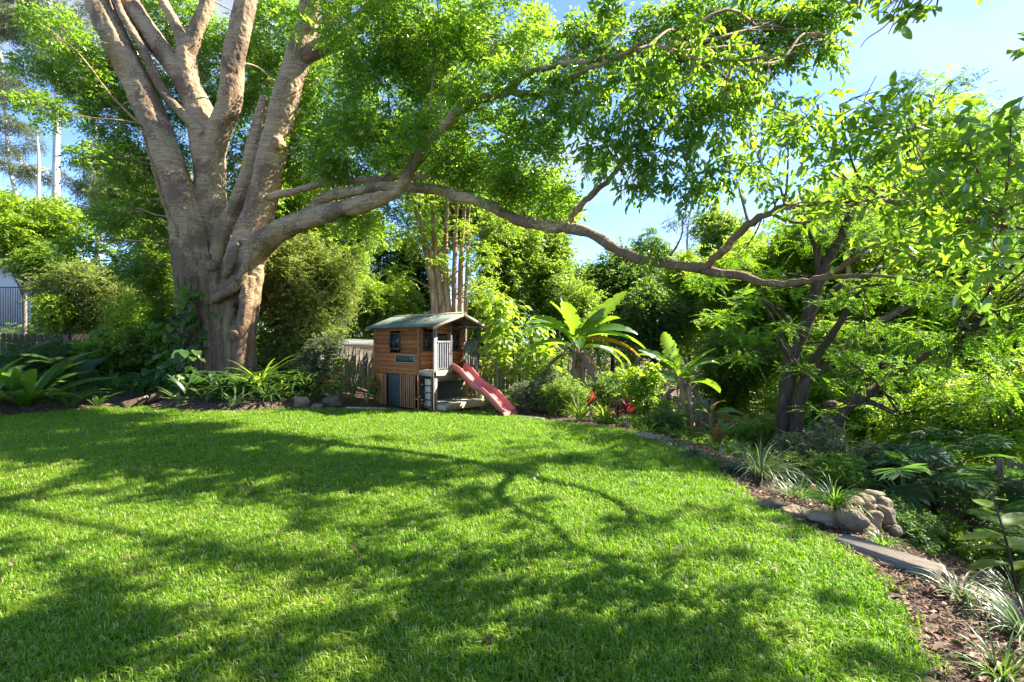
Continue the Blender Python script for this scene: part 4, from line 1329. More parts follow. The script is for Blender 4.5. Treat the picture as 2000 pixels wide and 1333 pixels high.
# lower storey: left side with battens, doorway and panels
part("side_panel", (-.005, 2.52, 0.02), (.035, HL - .06, 1.09), M['cedar'])
part("band_board", (-.012, HP + .06, 1.00), (.03, HL - .055, 1.095), M['cedar'])
for k in range(3):
    y = 2.28 + k * .083
    part("batten", (-.03, y, .03), (.0, y + .062, .995), M['cedar_upright'])
part("door_board", (.03, 1.58, .02), (.055, 2.27, .99), M['green_dark'], label="dark green door board in the lower storey")
for k in range(8):
    y = .835 + k * .093
    part("batten", (-.034 - .006 * (k % 2), y, .03), (.0, y + .070, 1.0), M['cedar_upright'])
part("rear_panel", (.06, HL - .05, .02), (HW - .06, HL - .02, 1.08), M['cedar'])
part("side_panel", (HW - .04, HP + .06, .02), (HW, HL - .06, 1.08), M['cedar'])
# chalkboard at the back of the lower porch
part("chalkboard", (.09, HP - .03, .05), (HW - .1, HP, .98), M['board_dark'])

# balcony
PX = [0.0, .63, 1.13, HW - .045]
for i, x in enumerate(PX):
    top = 2.44 if i in (0, 3) else 2.70
    part("post", (x, 0, .0 if i in (0, 3) else 1.16), (x + .045, .045, top), M['metal_grey'] if i in (0,) else M['metal_dark'], bev=.004)
part("timber_post", (.055, .012, .0), (.125, .062, 2.43), M['timber_pale'])
part("beam", (.05, -.035, 1.02), (HW - .05, -.001, 1.16), M['timber_pale'])
part("beam", (.05, .05, .86), (HW - .05, .09, 1.015), M['timber_pale'])
part("beam", (-.035, .05, 1.0), (0, HP - .03, 1.155), M['timber_pale'])
part("beam", (HW, .05, 1.0), (HW + .035, HP - .03, 1.155), M['timber_pale'])
for k in range(7):
    part("deck_board", (.02, .05 + k * .092, 1.157), (HW - .02, .05 + k * .092 + .085, 1.178), M['timber_pale'])
for (x0, x1, nb_) in ((.125, .63, 6), (1.175, HW - .045, 6)):
    part("handrail", (x0, .0, 1.95), (x1, .045, 2.005), M['metal_grey'])
    part("bottom_rail", (x0, .006, 1.205), (x1, .038, 1.235), M['metal_dark'])
    for k in range(nb_):
        x = x0 + (x1 - x0) * (k + .5) / nb_
        part("baluster", (x - .017, .012, 1.235), (x + .017, .032, 1.95), M['metal_grey'], bev=.003)
part("handrail", (HW - .045, .045, 1.95), (HW, HP - .03, 2.005), M['metal_grey'])
part("bottom_rail", (HW - .04, .045, 1.205), (HW - .006, HP - .03, 1.235), M['metal_dark'])
for k in range(6):
    y = .1 + k * .095
    part("baluster", (HW - .034, y - .017, 1.235), (HW - .012, y + .017, 1.95), M['metal_grey'], bev=.003)
# climbing rungs on the near side under the balcony
part("climbing_panel", (.02, .20, .08), (.045, .44, .93), M['board_buff'])
for k in range(5):
    z = .12 + k * .2
    part("rung", (-.015, .08, z), (.02, HP - .04, z + .026), M['bark_dark'])
part("rail_post", (-.01, .1, .0), (.05, .155, 1.0), M['cedar_upright'])
for k in range(8):
    hb = MB()
    c = np.array([-.02, rng.choice([.13, .5, .6]), .22 + .09 * k])
    hb.tube([c, c - np.array([.02, 0, 0]), c - np.array([.035, 0, 0])], [.022, .02, .006], 7)
    hb.build("climbing_hold", M['timber_pale'], ph, True)
# low front deck
for k in range(6):
    part("deck_board", (.16, -.30 + k * .155, .215), (HW - .05, -.30 + k * .155 + .146, .245), M['timber_grey'])
part("deck_beam", (.14, -.335, .06), (HW - .04, -.302, .24), M['timber_pale'])
part("deck_beam", (.135, -.30, .06), (.165, HP - .05, .212), M['timber_pale'])
for x in (.2, HW - .16):
    part("stump", (x, -.28, -.2), (x + .09, -.19, .21), M['timber_grey'])
part("stub_post", (HW - .15, -.27, .247), (HW - .09, -.21, .62), M['timber_pale'])

# roof
EZ, RZ = 2.40, 2.82
def roof_side(sgn):
    n = 460
    v = np.linspace(-.24, HL + .16, n)
    corr = .013 * np.sin(v * 2 * math.pi / .076)
    rows = []
    for x, z in ((HW / 2, RZ), (HW / 2 + sgn * (HW / 4 + .1), (RZ + EZ) / 2 + .01), (HW / 2 + sgn * (HW / 2 + .24), EZ - .0)):
        rows.append(np.stack([np.full(n, x), v, z + corr], 1))
    V = np.concatenate(rows)
    ii = np.arange(3 * n).reshape(3, n)
    F = np.stack([ii[:-1, :-1], ii[1:, :-1], ii[1:, 1:], ii[:-1, 1:]], -1).reshape(-1, 4)
    o = link("roof_sheet", make_mesh("roof_sheet", V, None, F, None, True, M['roof_green']), ph)
    s = o.modifiers.new("thick", 'SOLIDIFY'); s.thickness = .006
for s in (-1, 1):
    roof_side(s)
    b = MB()
    for y in (-.255, HL + .14):
        x0, x1 = HW / 2, HW / 2 + s * (HW / 2 + .22)
        z0, z1 = RZ - .045, EZ - .035
        V = [(x0, y, z0 - .055), (x1, y, z1 - .055), (x1, y, z1 + .03), (x0, y, z0 + .03)]
        V += [(a, y + .022, c) for a, _, c in V]
        b.add(V, None, [[0, 1, 2, 3], [7, 6, 5, 4], [0, 4, 5, 1], [1, 5, 6, 2], [2, 6, 7, 3], [3, 7, 4, 0]])
        b.build("barge_board", M['timber_pale'], ph); b = MB()
    b.box((HW / 2 + s * (HW / 2 + .01) - .03, -.22, EZ + .005), (HW / 2 + s * (HW / 2 + .01) + .03, HL + .12, EZ + .06))
    b.build("eave_beam", M['timber_pale'], ph)
rc = MB()
n = 2
V = []
for y in (-.26, HL + .17):
    V += [(HW / 2 - .11, y, RZ - .022), (HW / 2, y, RZ + .028), (HW / 2 + .11, y, RZ - .022)]
rc.add(V, None, [[0, 1, 4, 3], [1, 2, 5, 4]])
o = rc.build("ridge_cap", M['timber_pale'], ph); o.modifiers.new("thick", 'SOLIDIFY').thickness = .01
part("ridge_beam", (HW / 2 - .03, -.23, RZ - .13), (HW / 2 + .03, HL + .1, RZ - .04), M['timber_pale'])
part("tie_beam", (1.16, .0, 2.41), (HW - .04, .04, 2.455), M['timber_pale'])

# slide
sl = root("slide", "red plastic wavy slide running down from the cubby balcony to the lawn", "slide", A0, HB)
n = 40
q = np.linspace(0, 1, n)
run = -.02 - 2.02 * q
zz = 1.24 - 1.10 * (q * .9 + .1 * sm(.0, 1, q)) + .055 * np.sin(q * 2 * math.pi * 1.75 + .5) * (1 - q) ** .3 * np.minimum(1, q * 6)
zz = np.where(q > .86, np.maximum(zz, .13 + (1 - q) * .15), zz)
zz = np.convolve(np.pad(zz, 2, 'edge'), np.ones(5) / 5, 'valid')
cx_ = .888
prof_ = [(-.245, -.06), (-.255, .08), (-.245, .132), (-.222, .138), (-.202, .118), (-.188, .04), (-.16, .004), (-.09, -.012), (0, -.016), (.09, -.012), (.16, .004), (.188, .04), (.202, .118), (.222, .138), (.245, .132), (.255, .08), (.245, -.06)]
V = []
for i in range(n):
    sc = 1.0 if q[i] < .9 else 1 + (q[i] - .9) * .35
    hh = 1.0 if q[i] < .88 else max(.45, 1 - (q[i] - .88) * 4.2)
    for a, c in prof_:
        V.append((cx_ + a * sc, run[i], zz[i] + (c * hh if c > 0 else c)))
m_ = len(prof_)
ii = np.arange(n * m_).reshape(n, m_)
F = np.stack([ii[:-1, :-1], ii[:-1, 1:], ii[1:, 1:], ii[1:, :-1]], -1).reshape(-1, 4)
o = link("chute", make_mesh("chute", V, None, F, None, True, M['slide_red']), sl)
md = o.modifiers.new("thick", 'SOLIDIFY'); md.thickness = .014; md.offset = 1
b = MB(); b.box((cx_ - .28, -2.10, .02), (cx_ + .28, -2.03, .125), .02); b.build("foot", M['slide_red'], sl)
b = MB(); b.box((cx_ - .26, -.03, 1.10), (cx_ + .26, .06, 1.20), .012); b.build("mounting_lip", M['slide_red'], sl)


# ================================================================== FENCES AND FAR BUILDINGS
def paling_fence(name, label, pts, hgt, mat, pw=.1, gap=.012, group=None, jitter=.012, base=None):
    p0 = np.array([*pts[0], h1(*pts[0])])
    r = root(name, label, "fence", p0, 0, group)
    var = []
    for k in range(4):
        b = MB(); hk = hgt * (1 + rng.normal(0, .006))
        b.box((-pw / 2, -.009, 0), (pw / 2, .009, hk), .003)
        var.append(b.mesh("paling", mat))
    cnt = 0
    for (ax, ay), (bx, by) in zip(pts[:-1], pts[1:]):
        ln = math.hypot(bx - ax, by - ay); ang = math.atan2(by - ay, bx - ax)
        n = int(ln / (pw + gap))
        zs = H(np.linspace(ax, bx, n), np.linspace(ay, by, n)) if base is None else np.full(n, base)
        zs = np.convolve(np.pad(zs, 12, 'edge'), np.ones(25) / 25, 'valid')
        for k in range(n):
            t = (k + .5) / n
            o = link("paling", var[cnt % 4], r); cnt += 1
            o.location = (ax + (bx - ax) * t - p0[0], ay + (by - ay) * t - p0[1], zs[k] - p0[2] + rng.normal(0, jitter))
            o.rotation_euler = (rng.normal(0, .008), rng.normal(0, .012), ang)
        nr = np.array([-math.sin(ang), math.cos(ang)]) * .035
        for hh in (.28, .78):
            b = MB()
            q0 = np.array([ax + nr[0] - p0[0], ay + nr[1] - p0[1], zs[0] - p0[2] + hgt * hh]); q1 = np.array([bx + nr[0] - p0[0], by + nr[1] - p0[1], zs[-1] - p0[2] + hgt * hh])
            b.tube([q0, q0 * .5 + q1 * .5 + np.array([0, 0, zs[n // 2] - (zs[0] + zs[-1]) / 2]), q1], .035, 4); b.build("rail", mat, r)
    return r


paling_fence("paling_fence", "weathered timber paling fence running along the low slope under the dark tree", [(6.6, 16.5), (7.1, 12.0), (7.3, 8.0)], 1.05, M['fence_tan'], .1, .02)
paling_fence("paling_fence", "brown paling fence behind the cubby house and bananas", [(-6.6, 18.8), (0.5, 18.6), (6.6, 16.7)], 1.45, M['fence_wood'], .13, .015)
paling_fence("picket_fence", "dark grey paling fence with open gaps at the far side of the fern bed", [(-24, 22.2), (-17.0, 20.6), (-12.5, 19.9)], 1.25, M['bark_dark'], .26, .075)
paling_fence("paling_fence", "short tan fence piece showing through the palms at the slope", [(7.3, 7.7), (7.35, 7.0)], 1.35, M['fence_tan'], .1, .012)

# shed behind the cubby
sp = np.array([-5.9, 19.6, 0.0])
sh = root("garden_shed", "low olive garden shed with pale grey iron roof behind the cubby house", "shed", (-4.9, 20.4, h1(-4.9, 20.4)), R(6))
b = MB(); b.box((-1.7, -.8, -.2), (1.5, 1.4, 1.72)); b.build("wall", M['olive_paint'], sh)
n = 80
v = np.linspace(-1.95, 1.75, n); corr = .012 * np.sin(v * 2 * math.pi / .09)
V = np.concatenate([np.stack([v, np.full(n, y), z + corr], 1) for y, z in ((-1.05, 1.78), (1.6, 2.05))])
ii = np.arange(2 * n).reshape(2, n)
o = link("roof", make_mesh("roof", V, None, np.stack([ii[:-1, :-1], ii[:-1, 1:], ii[1:, 1:], ii[1:, :-1]], -1).reshape(-1, 4), None, True, M['shed_roof']), sh)
o.modifiers.new("thick", 'SOLIDIFY').thickness = .02
b = MB(); b.box((-1.93, -1.06, 1.64), (1.73, -1.03, 1.765)); b.build("fascia", M['timber_pale'], sh)

# dark house between the trees
d = 31.0
c = P(716, 600, d)
bh = root("dark_house", "black clad house wall with pale gable end glimpsed between the trees", "house", (c[0], d, h1(c[0], d)))
zb = 0 - h1(c[0], d)
for k in range(10):
    b = MB(); b.box((-.25 + k * .115, 0, zb), (-.25 + k * .115 + .105, 2.5, zb + 5.3)); b.build("cladding_board", M['black_clad'], bh)
b = MB(); b.box((-1.3, .3, zb), (-.26, 2.5, zb + 4.2)); b.build("wall", M['grey_clad'], bh)
b = MB(); b.add([(-1.5, .1, zb + 4.2), (.9, .1, zb + 5.6), (.9, 3, zb + 5.6), (-1.5, 3, zb + 4.2), (-1.5, .1, zb + 4.35), (.9, .1, zb + 5.75), (.9, 3, zb + 5.75), (-1.5, 3, zb + 4.35)], None,
                [[0, 3, 2, 1], [4, 5, 6, 7], [0, 1, 5, 4], [1, 2, 6, 5], [2, 3, 7, 6], [3, 0, 4, 7]]); b.build("roof", M['white_paint'], bh)
b = MB(); b.box((-1.22, .26, zb + 2.3), (-.95, .31, zb + 4.1)); b.build("window", M['white_paint'], bh)
b = MB(); b.box((-.85, .25, zb + 2.6), (-.4, .31, zb + 3.7)); b.build("screen", M['grey_clad'], bh)

# house with white columns and dark balustrade far left
d = 27.0
c = P(20, 640, d)
wh = root("veranda_house", "white columned veranda with dark metal balustrade beyond the left fence", "house", (c[0], d, h1(c[0], d)))
zb = h1(c[0], d)
g = lambda px, py: (P(px, py, d) - np.array([c[0], d, zb]))
b = MB(); b.box((-3.4, .6, 0), (.9, 3.5, g(0, 640)[2])); b.build("base_wall", M['timber_pale'], wh)
b = MB(); b.box((-3.4, 1.8, g(0, 640)[2] + .003), (.4, 3.5, 5.6)); b.build("wall", M['white_paint'], wh)
b = MB(); b.box((-3.6, .3, 5.6), (1.2, 3.6, 5.9)); b.build("roof", M['white_paint'], wh)
for px in (-60, 36):
    p = g(px, 640)
    b = MB(); b.box((p[0] - .11, .62, p[2] + .003), (p[0] + .11, .84, 5.6), .01); b.build("column", M['white_paint'], wh)
b = MB()
z0, z1 = g(0, 640)[2] + .1, g(0, 560)[2]
b.box((-3.4, .61, z1), (1.0, .66, z1 + .05)); b.box((-3.4, .61, z0), (1.0, .66, z0 + .04))
for k in range(34):
    b.box((-3.35 + k * .13, .622, z0 + .04), (-3.35 + k * .13 + .022, .644, z1))
b.build("balustrade", M['metal_dark'], wh, kind="stuff")
d = 29.0
c = P(278, 530, d)
wf = root("white_railing", "white slatted railing glimpsed through leaves left of the fig trunk", "railing", (c[0], d, h1(c[0], d)))
zb = c[2] - h1(c[0], d)
for k in range(14):
    b = MB(); b.box((-1.3 + k * .19, 0, zb - .55), (-1.3 + k * .19 + .12, .03, zb + .4)); b.build("slat", M['white_paint'], wf)
for zq in (-.5, .35):
    b = MB(); b.box((-1.4, .031, zb + zq), (1.4, .08, zb + zq + .08)); b.build("rail", M['white_paint'], wf)
for xq in (-1.3, 1.25):
    b = MB(); b.box((xq, .081, 0), (xq + .1, .18, zb + .4)); b.build("post", M['white_paint'], wf)


# ================================================================== TREES AND SHRUBS BEHIND
def T(name, label, cat, px, py, d, r, leafm, barkm, **kw):
    base = G(px + kw.pop('shift', 0), d)
    c = P(px, py, d)
    if 'height' not in kw:
        kw['height'] = c[2] - base[2]
    return tree(name, label, cat, base, kw.pop('height'), c, r, M[leafm], M[barkm], **kw)


BT = "trees behind the back fence"
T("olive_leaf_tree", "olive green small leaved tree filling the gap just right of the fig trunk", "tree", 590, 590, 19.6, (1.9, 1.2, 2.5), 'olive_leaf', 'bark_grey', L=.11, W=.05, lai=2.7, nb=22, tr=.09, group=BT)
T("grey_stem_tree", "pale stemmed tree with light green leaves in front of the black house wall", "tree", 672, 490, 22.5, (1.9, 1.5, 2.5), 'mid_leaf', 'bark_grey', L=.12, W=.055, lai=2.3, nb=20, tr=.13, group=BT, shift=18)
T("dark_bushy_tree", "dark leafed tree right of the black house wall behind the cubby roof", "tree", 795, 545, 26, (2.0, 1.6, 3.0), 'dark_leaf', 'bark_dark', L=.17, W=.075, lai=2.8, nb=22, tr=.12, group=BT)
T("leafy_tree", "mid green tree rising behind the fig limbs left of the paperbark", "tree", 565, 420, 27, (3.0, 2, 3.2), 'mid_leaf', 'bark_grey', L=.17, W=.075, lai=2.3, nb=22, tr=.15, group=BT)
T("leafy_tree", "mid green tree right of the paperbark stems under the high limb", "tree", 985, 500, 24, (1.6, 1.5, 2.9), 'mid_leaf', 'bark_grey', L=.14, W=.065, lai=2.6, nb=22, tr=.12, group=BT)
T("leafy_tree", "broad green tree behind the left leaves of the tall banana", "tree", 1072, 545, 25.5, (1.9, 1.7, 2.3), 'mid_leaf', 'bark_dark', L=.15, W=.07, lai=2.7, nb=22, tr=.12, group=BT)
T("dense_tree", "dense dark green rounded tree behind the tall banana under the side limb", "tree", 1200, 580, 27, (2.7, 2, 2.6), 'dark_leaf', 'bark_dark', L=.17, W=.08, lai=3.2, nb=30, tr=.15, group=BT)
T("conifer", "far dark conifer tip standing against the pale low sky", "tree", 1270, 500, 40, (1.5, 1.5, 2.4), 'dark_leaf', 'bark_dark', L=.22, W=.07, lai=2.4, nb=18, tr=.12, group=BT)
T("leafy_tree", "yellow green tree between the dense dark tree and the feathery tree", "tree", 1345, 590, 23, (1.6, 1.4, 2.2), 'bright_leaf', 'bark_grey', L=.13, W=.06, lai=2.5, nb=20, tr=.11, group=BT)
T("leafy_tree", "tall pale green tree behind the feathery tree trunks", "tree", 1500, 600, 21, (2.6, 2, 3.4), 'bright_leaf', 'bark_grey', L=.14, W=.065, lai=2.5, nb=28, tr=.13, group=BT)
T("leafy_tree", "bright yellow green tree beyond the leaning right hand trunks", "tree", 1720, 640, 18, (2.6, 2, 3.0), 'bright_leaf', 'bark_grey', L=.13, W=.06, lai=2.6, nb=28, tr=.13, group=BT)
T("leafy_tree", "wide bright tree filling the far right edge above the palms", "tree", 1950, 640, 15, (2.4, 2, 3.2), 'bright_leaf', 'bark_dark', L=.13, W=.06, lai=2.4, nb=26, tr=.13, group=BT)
T("thicket_bush", "sunlit yellow green bush along the slope fence beneath the feathery tree", "bush", 1830, 830, 10.4, (1.2, .9, 1.0), 'bright_leaf', 'bark_dark', L=.10, W=.05, lai=2.4, nb=14, tr=.04, stems=3)
T("thicket_bush", "bright leafy bush at the right edge behind the palm fronds", "bush", 1985, 790, 9.4, (.9, .8, 1.2), 'bright_leaf', 'bark_dark', L=.10, W=.05, lai=2.3, nb=12, tr=.04, stems=3)
T("round_bush", "sunny lime green bushy tree at the far left above the picket fence", "bush", 45, 445, 24, (2.4, 1.8, 2.1), 'bright_leaf', 'bark_grey', L=.14, W=.065, lai=2.8, nb=24, tr=.10)
T("understory_tree", "light olive feathery shrub left of the fig behind the picket fence", "shrub", 195, 585, 22.5, (2.2, 1.3, 1.7), 'olive_leaf', 'bark_grey', L=.12, W=.04, lai=2.7, nb=22, tr=.06)
T("understory_tree", "mid green shrub close against the left side of the fig trunk", "shrub", 312, 585, 19.0, (.85, .8, 1.6), 'mid_leaf', 'bark_grey', L=.14, W=.06, lai=2.6, nb=16, tr=.05)
T("understory_tree", "low leafy shrub in front of the veranda's right end", "shrub", 118, 610, 21.6, (1.2, .9, 1.0), 'bright_leaf', 'bark_grey', L=.12, W=.05, lai=2.5, nb=14, tr=.05)
T("understory_tree", "tall green shrub filling the gap left of the fig climber", "shrub", 262, 640, 20.2, (1.2, .9, 1.4), 'bright_leaf', 'bark_grey', L=.13, W=.055, lai=2.4, nb=16, tr=.05)
T("understory_tree", "leafy green shrub under the lime bush beside the veranda", "shrub", 105, 520, 23, (1.6, 1.2, 1.1), 'mid_leaf', 'bark_grey', L=.13, W=.06, lai=2.5, nb=16, tr=.06)
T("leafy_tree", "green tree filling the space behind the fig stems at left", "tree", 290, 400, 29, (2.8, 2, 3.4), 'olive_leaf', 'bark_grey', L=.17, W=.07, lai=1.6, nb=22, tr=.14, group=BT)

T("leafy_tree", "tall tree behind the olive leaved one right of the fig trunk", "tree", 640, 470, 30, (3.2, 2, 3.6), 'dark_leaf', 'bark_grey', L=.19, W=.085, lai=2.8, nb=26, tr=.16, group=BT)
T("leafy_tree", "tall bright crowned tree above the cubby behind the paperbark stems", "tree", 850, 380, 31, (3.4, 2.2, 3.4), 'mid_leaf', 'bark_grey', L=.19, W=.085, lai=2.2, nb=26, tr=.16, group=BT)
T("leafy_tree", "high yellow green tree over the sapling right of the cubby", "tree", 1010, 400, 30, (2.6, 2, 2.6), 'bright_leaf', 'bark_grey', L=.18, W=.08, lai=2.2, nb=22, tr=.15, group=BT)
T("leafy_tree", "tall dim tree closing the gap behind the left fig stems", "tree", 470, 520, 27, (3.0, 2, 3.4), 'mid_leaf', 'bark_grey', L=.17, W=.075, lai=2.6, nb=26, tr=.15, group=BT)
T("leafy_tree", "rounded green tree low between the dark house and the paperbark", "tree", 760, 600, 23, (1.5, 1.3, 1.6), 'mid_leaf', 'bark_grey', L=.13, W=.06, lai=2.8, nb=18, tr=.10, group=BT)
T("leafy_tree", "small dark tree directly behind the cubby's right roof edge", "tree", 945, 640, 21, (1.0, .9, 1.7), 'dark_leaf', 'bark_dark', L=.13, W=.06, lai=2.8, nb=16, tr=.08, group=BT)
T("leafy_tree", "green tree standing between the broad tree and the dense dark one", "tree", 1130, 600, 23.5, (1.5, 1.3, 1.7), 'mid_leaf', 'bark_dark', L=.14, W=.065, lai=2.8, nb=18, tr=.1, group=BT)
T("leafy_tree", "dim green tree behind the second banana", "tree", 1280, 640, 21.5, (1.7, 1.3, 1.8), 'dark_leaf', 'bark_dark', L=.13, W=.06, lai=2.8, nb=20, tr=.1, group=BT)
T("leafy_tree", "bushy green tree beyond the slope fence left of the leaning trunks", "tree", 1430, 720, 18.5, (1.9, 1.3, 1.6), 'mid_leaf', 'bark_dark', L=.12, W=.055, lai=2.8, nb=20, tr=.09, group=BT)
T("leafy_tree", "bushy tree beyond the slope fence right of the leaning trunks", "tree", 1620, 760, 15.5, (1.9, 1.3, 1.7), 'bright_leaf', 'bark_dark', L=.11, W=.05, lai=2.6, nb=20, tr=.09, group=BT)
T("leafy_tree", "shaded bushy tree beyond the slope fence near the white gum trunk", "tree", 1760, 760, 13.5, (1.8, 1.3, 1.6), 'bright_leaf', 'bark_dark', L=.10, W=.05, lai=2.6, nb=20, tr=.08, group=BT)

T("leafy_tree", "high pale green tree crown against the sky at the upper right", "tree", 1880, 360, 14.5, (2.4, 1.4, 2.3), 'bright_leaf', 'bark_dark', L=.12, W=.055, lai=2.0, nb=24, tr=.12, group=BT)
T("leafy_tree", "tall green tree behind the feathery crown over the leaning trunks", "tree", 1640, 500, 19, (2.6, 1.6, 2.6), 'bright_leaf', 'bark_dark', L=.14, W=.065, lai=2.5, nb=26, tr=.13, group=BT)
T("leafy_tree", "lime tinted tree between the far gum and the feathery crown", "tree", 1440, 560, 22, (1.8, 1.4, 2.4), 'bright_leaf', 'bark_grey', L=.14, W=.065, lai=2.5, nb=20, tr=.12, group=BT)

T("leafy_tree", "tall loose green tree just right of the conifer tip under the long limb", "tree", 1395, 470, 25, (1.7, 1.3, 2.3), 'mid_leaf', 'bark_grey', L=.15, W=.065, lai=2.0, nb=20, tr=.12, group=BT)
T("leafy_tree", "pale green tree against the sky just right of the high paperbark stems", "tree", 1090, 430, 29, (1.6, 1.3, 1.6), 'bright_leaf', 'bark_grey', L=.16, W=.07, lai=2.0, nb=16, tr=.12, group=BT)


def undergrowth():
    """leafy scrub covering the ground outside the garden, and low cover inside the left bed"""
    def mass(nm, lab, x0, x1, y0, y1, n, hmax, L, W, mat, keep, slen=.4, k=9):
        x = rng.uniform(x0, x1, n); y = rng.uniform(y0, y1, n)
        m = keep(x, y); x, y = x[m], y[m]
        lump = .5 + .5 * np.sin(1.7 * x + 2 * np.sin(.9 * y)) * np.sin(1.3 * y + .7)
        z = H(x, y) + hmax * (.25 + .75 * lump) * rng.uniform(.05, 1, len(x))
        D = rng.normal(0, 1, (len(x), 3)); D[:, 2] = np.abs(D[:, 2]) * .6
        o = leaves_obj(nm, sprays(np.stack([x, y, z], 1), D, rng.uniform(.6, 1.2, len(x)) * slen, k, L, W), M[mat], None, (0, 0, 0))
        o["label"] = lab
    mass("undergrowth", "leafy scrub covering the ground beyond the slope fence", 7.5, 24, 4, 26, 12000, 1.5, .13, .06, 'mid_leaf', lambda x, y: (x > 7.6) & (x < 1.35 * y + 3))
    mass("undergrowth", "green scrub behind the back fence and cubby", -26, 7.5, 19.2, 36, 17000, 2.1, .16, .075, 'mid_leaf', lambda x, y: (y > 19.6 + .1 * np.abs(x)) & ((x < -7.5) | (x > -3.2) | (y > 22.5)))
    mass("ground_cover", "low leafy cover between the ferns in the left bed", -17, -6.2, 14, 19.5, 4200, .45, .11, .055, 'fern_leaf', lambda x, y: sdist(x, y) > .8, .25, 8)
    mass("ground_cover", "low leafy cover under the shrubs of the back bed", -1.2, 6.4, 10, 18, 4200, .35, .08, .035, 'mid_leaf', lambda x, y: (sdist(x, y) > .9) & (x + (y - 14.3) * .9 > .2), .2, 8)
    mass("ground_cover", "low leafy cover down the right slope", 4.2, 7.2, 5.6, 11.5, 3000, .40, .06, .03, 'mid_leaf', lambda x, y: (sdist(x, y) > 1.3) & ~((x > 3.6) & (y < 6.6) & (x < 5.6)), .18, 8)


undergrowth()


def gum(label, px, d, trunk_px, crown, r0, group="tall gum trees far off", lai=2.3):
    base = G(px, d)
    r = root("gum_tree", label, "tree", base, 0, group)
    b = MB()
    pts = catmull([base - np.array([0, 0, .2])] + [P(a, c, d) for a, c in trunk_px], 6)
    b.tube(pts, np.linspace(r0, r0 * .35, len(pts)), 8, wob=.04)
    b.build("trunk", M['bark_gum'], r, True, base)
    lb = MB(); blobs = []
    for a, c, rx, rz in crown:
        cc = P(a, c, d + rng.normal(0, .8))
        for k in range(8):
            q, _ = in_blob(cc, (rx, rx * .8, rz), 1, .5)
            blobs.append((q[0], np.array([rx * .48, rx * .42, rz * .42])))
        lo = pts[np.argmin(np.abs(pts[:, 2] - (cc[2] - rz * 1.2)))]
        limb_to(lb, lo, cc, r0 * .4, r0 * .12, 5)
        for (q, _) in blobs[-8:]:
            limb_to(lb, cc, q, r0 * .14, .012, 4)
    lb.build("limbs", M['bark_gum'], r, True, base, kind="stuff")
    leaves_obj("crown", crown_leaves(blobs, .24, .055, lai, 10, .7, False, .5, .5), M['grey_leaf'], r, base)


gum("white gum trunk with a forked limb standing in the left sky gap", 112, 40, [(111, 500), (109, 390), (110, 300), (112, 200), (100, 60), (95, -60)], [(60, 90, 3.2, 2.2), (140, 40, 3, 1.8), (30, 10, 2.6, 1.8), (150, 150, 2.2, 1.3)], .34)
gum("slender grey gum with small tufts at the left edge of the sky gap", 40, 44, [(45, 480), (35, 400), (18, 320), (10, 220), (2, 100)], [(20, 265, 2.2, 1.4), (0, 150, 3, 2.2), (-40, 40, 3, 2.5)], .22)
gum("thin gum with a brownish tuft just left of the white gum", 76, 42, [(77, 470), (75, 390), (76, 310), (70, 250)], [(45, 320, 1.9, 1.2), (90, 330, 1.3, .9)], .2)
gum("pale double gum trunk showing low beside the fig's left leaves", 192, 39, [(193, 470), (195, 390), (190, 320), (186, 230)], [(215, 390, 2.0, 1.4), (170, 340, 1.8, 1.2), (230, 300, 1.6, 1.2)], .28)
gum("tall grey gum rising through the canopy gap above the paperbark", 868, 36, [(866, 400), (868, 250), (872, 120), (880, 0), (884, -80)], [(850, 90, 2.4, 1.6), (905, 30, 2.2, 1.6), (880, 170, 1.8, 1.0)], .26)
gum("second tall grey gum right beside the one above the paperbark", 852, 38, [(850, 420), (853, 250), (850, 140), (846, 40)], [(820, 130, 2.0, 1.2), (855, 40, 2., 1.2)], .2)
gum("distant bare topped gum over the dense dark tree", 1345, 42, [(1345, 560), (1342, 470), (1350, 400)], [(1340, 440, 2.0, 1.2), (1370, 470, 1.6, 1.)], .16, lai=.9)
gum("pale gum trunk behind the leaning feathery tree stems", 1676, 17.5, [(1676, 760), (1670, 690), (1660, 560), (1650, 420)], [(1650, 430, 1.2, .8)], .17)

# paperbark with many stems behind the cubby
pd = 19.2
pb_base = G(872, pd)
pb = root("paperbark_tree", "paperbark with several orange brown and white stems right behind the cubby roof", "tree", pb_base)
for k, (path, r) in enumerate(((((852, 640), (846, 560), (832, 490), (818, 430), (800, 350)), .17), (((868, 640), (858, 560), (850, 490), (846, 420), (850, 330)), .14),
                               (((878, 640), (872, 560), (870, 480), (873, 400), (868, 300)), .13), (((888, 640), (887, 560), (889, 470), (892, 400), (900, 300)), .11),
                               (((900, 640), (899, 560), (902, 470), (907, 400), (905, 290)), .12), (((908, 640), (911, 560), (914, 470), (917, 400), (930, 310)), .08))):
    b = MB()
    dd = pd + rng.uniform(-.25, .35)
    pts = catmull([np.array([P(path[0][0], 700, dd)[0], dd, pb_base[2] - .1])] + [P(a, c, dd) for a, c in path], 6)
    b.tube(pts, np.linspace(r * 1.1, r * .5, len(pts)), 9, wob=.07)
    b.build("stem", M['bark_paper'], pb, True, pb_base)
bl = [(P(a, c, pd + rng.uniform(-.9, .9)), np.array([rx, .8, rz])) for a, c, rx, rz in
      ((825, 400, .9, .6), (870, 340, 1., .7), (930, 370, .9, .7), (850, 455, .6, .35), (905, 445, .45, .4), (940, 500, .8, .6), (950, 570, .7, .6), (800, 470, .7, .5), (780, 540, .6, .5), (985, 440, .7, .6), (865, 510, .35, .3), (920, 540, .35, .35), (760, 460, .6, .6))]
leaves_obj("crown", crown_leaves(bl, .11, .05, 2.2, 12, .45), M['bright_leaf'], pb, pb_base)
b = MB()
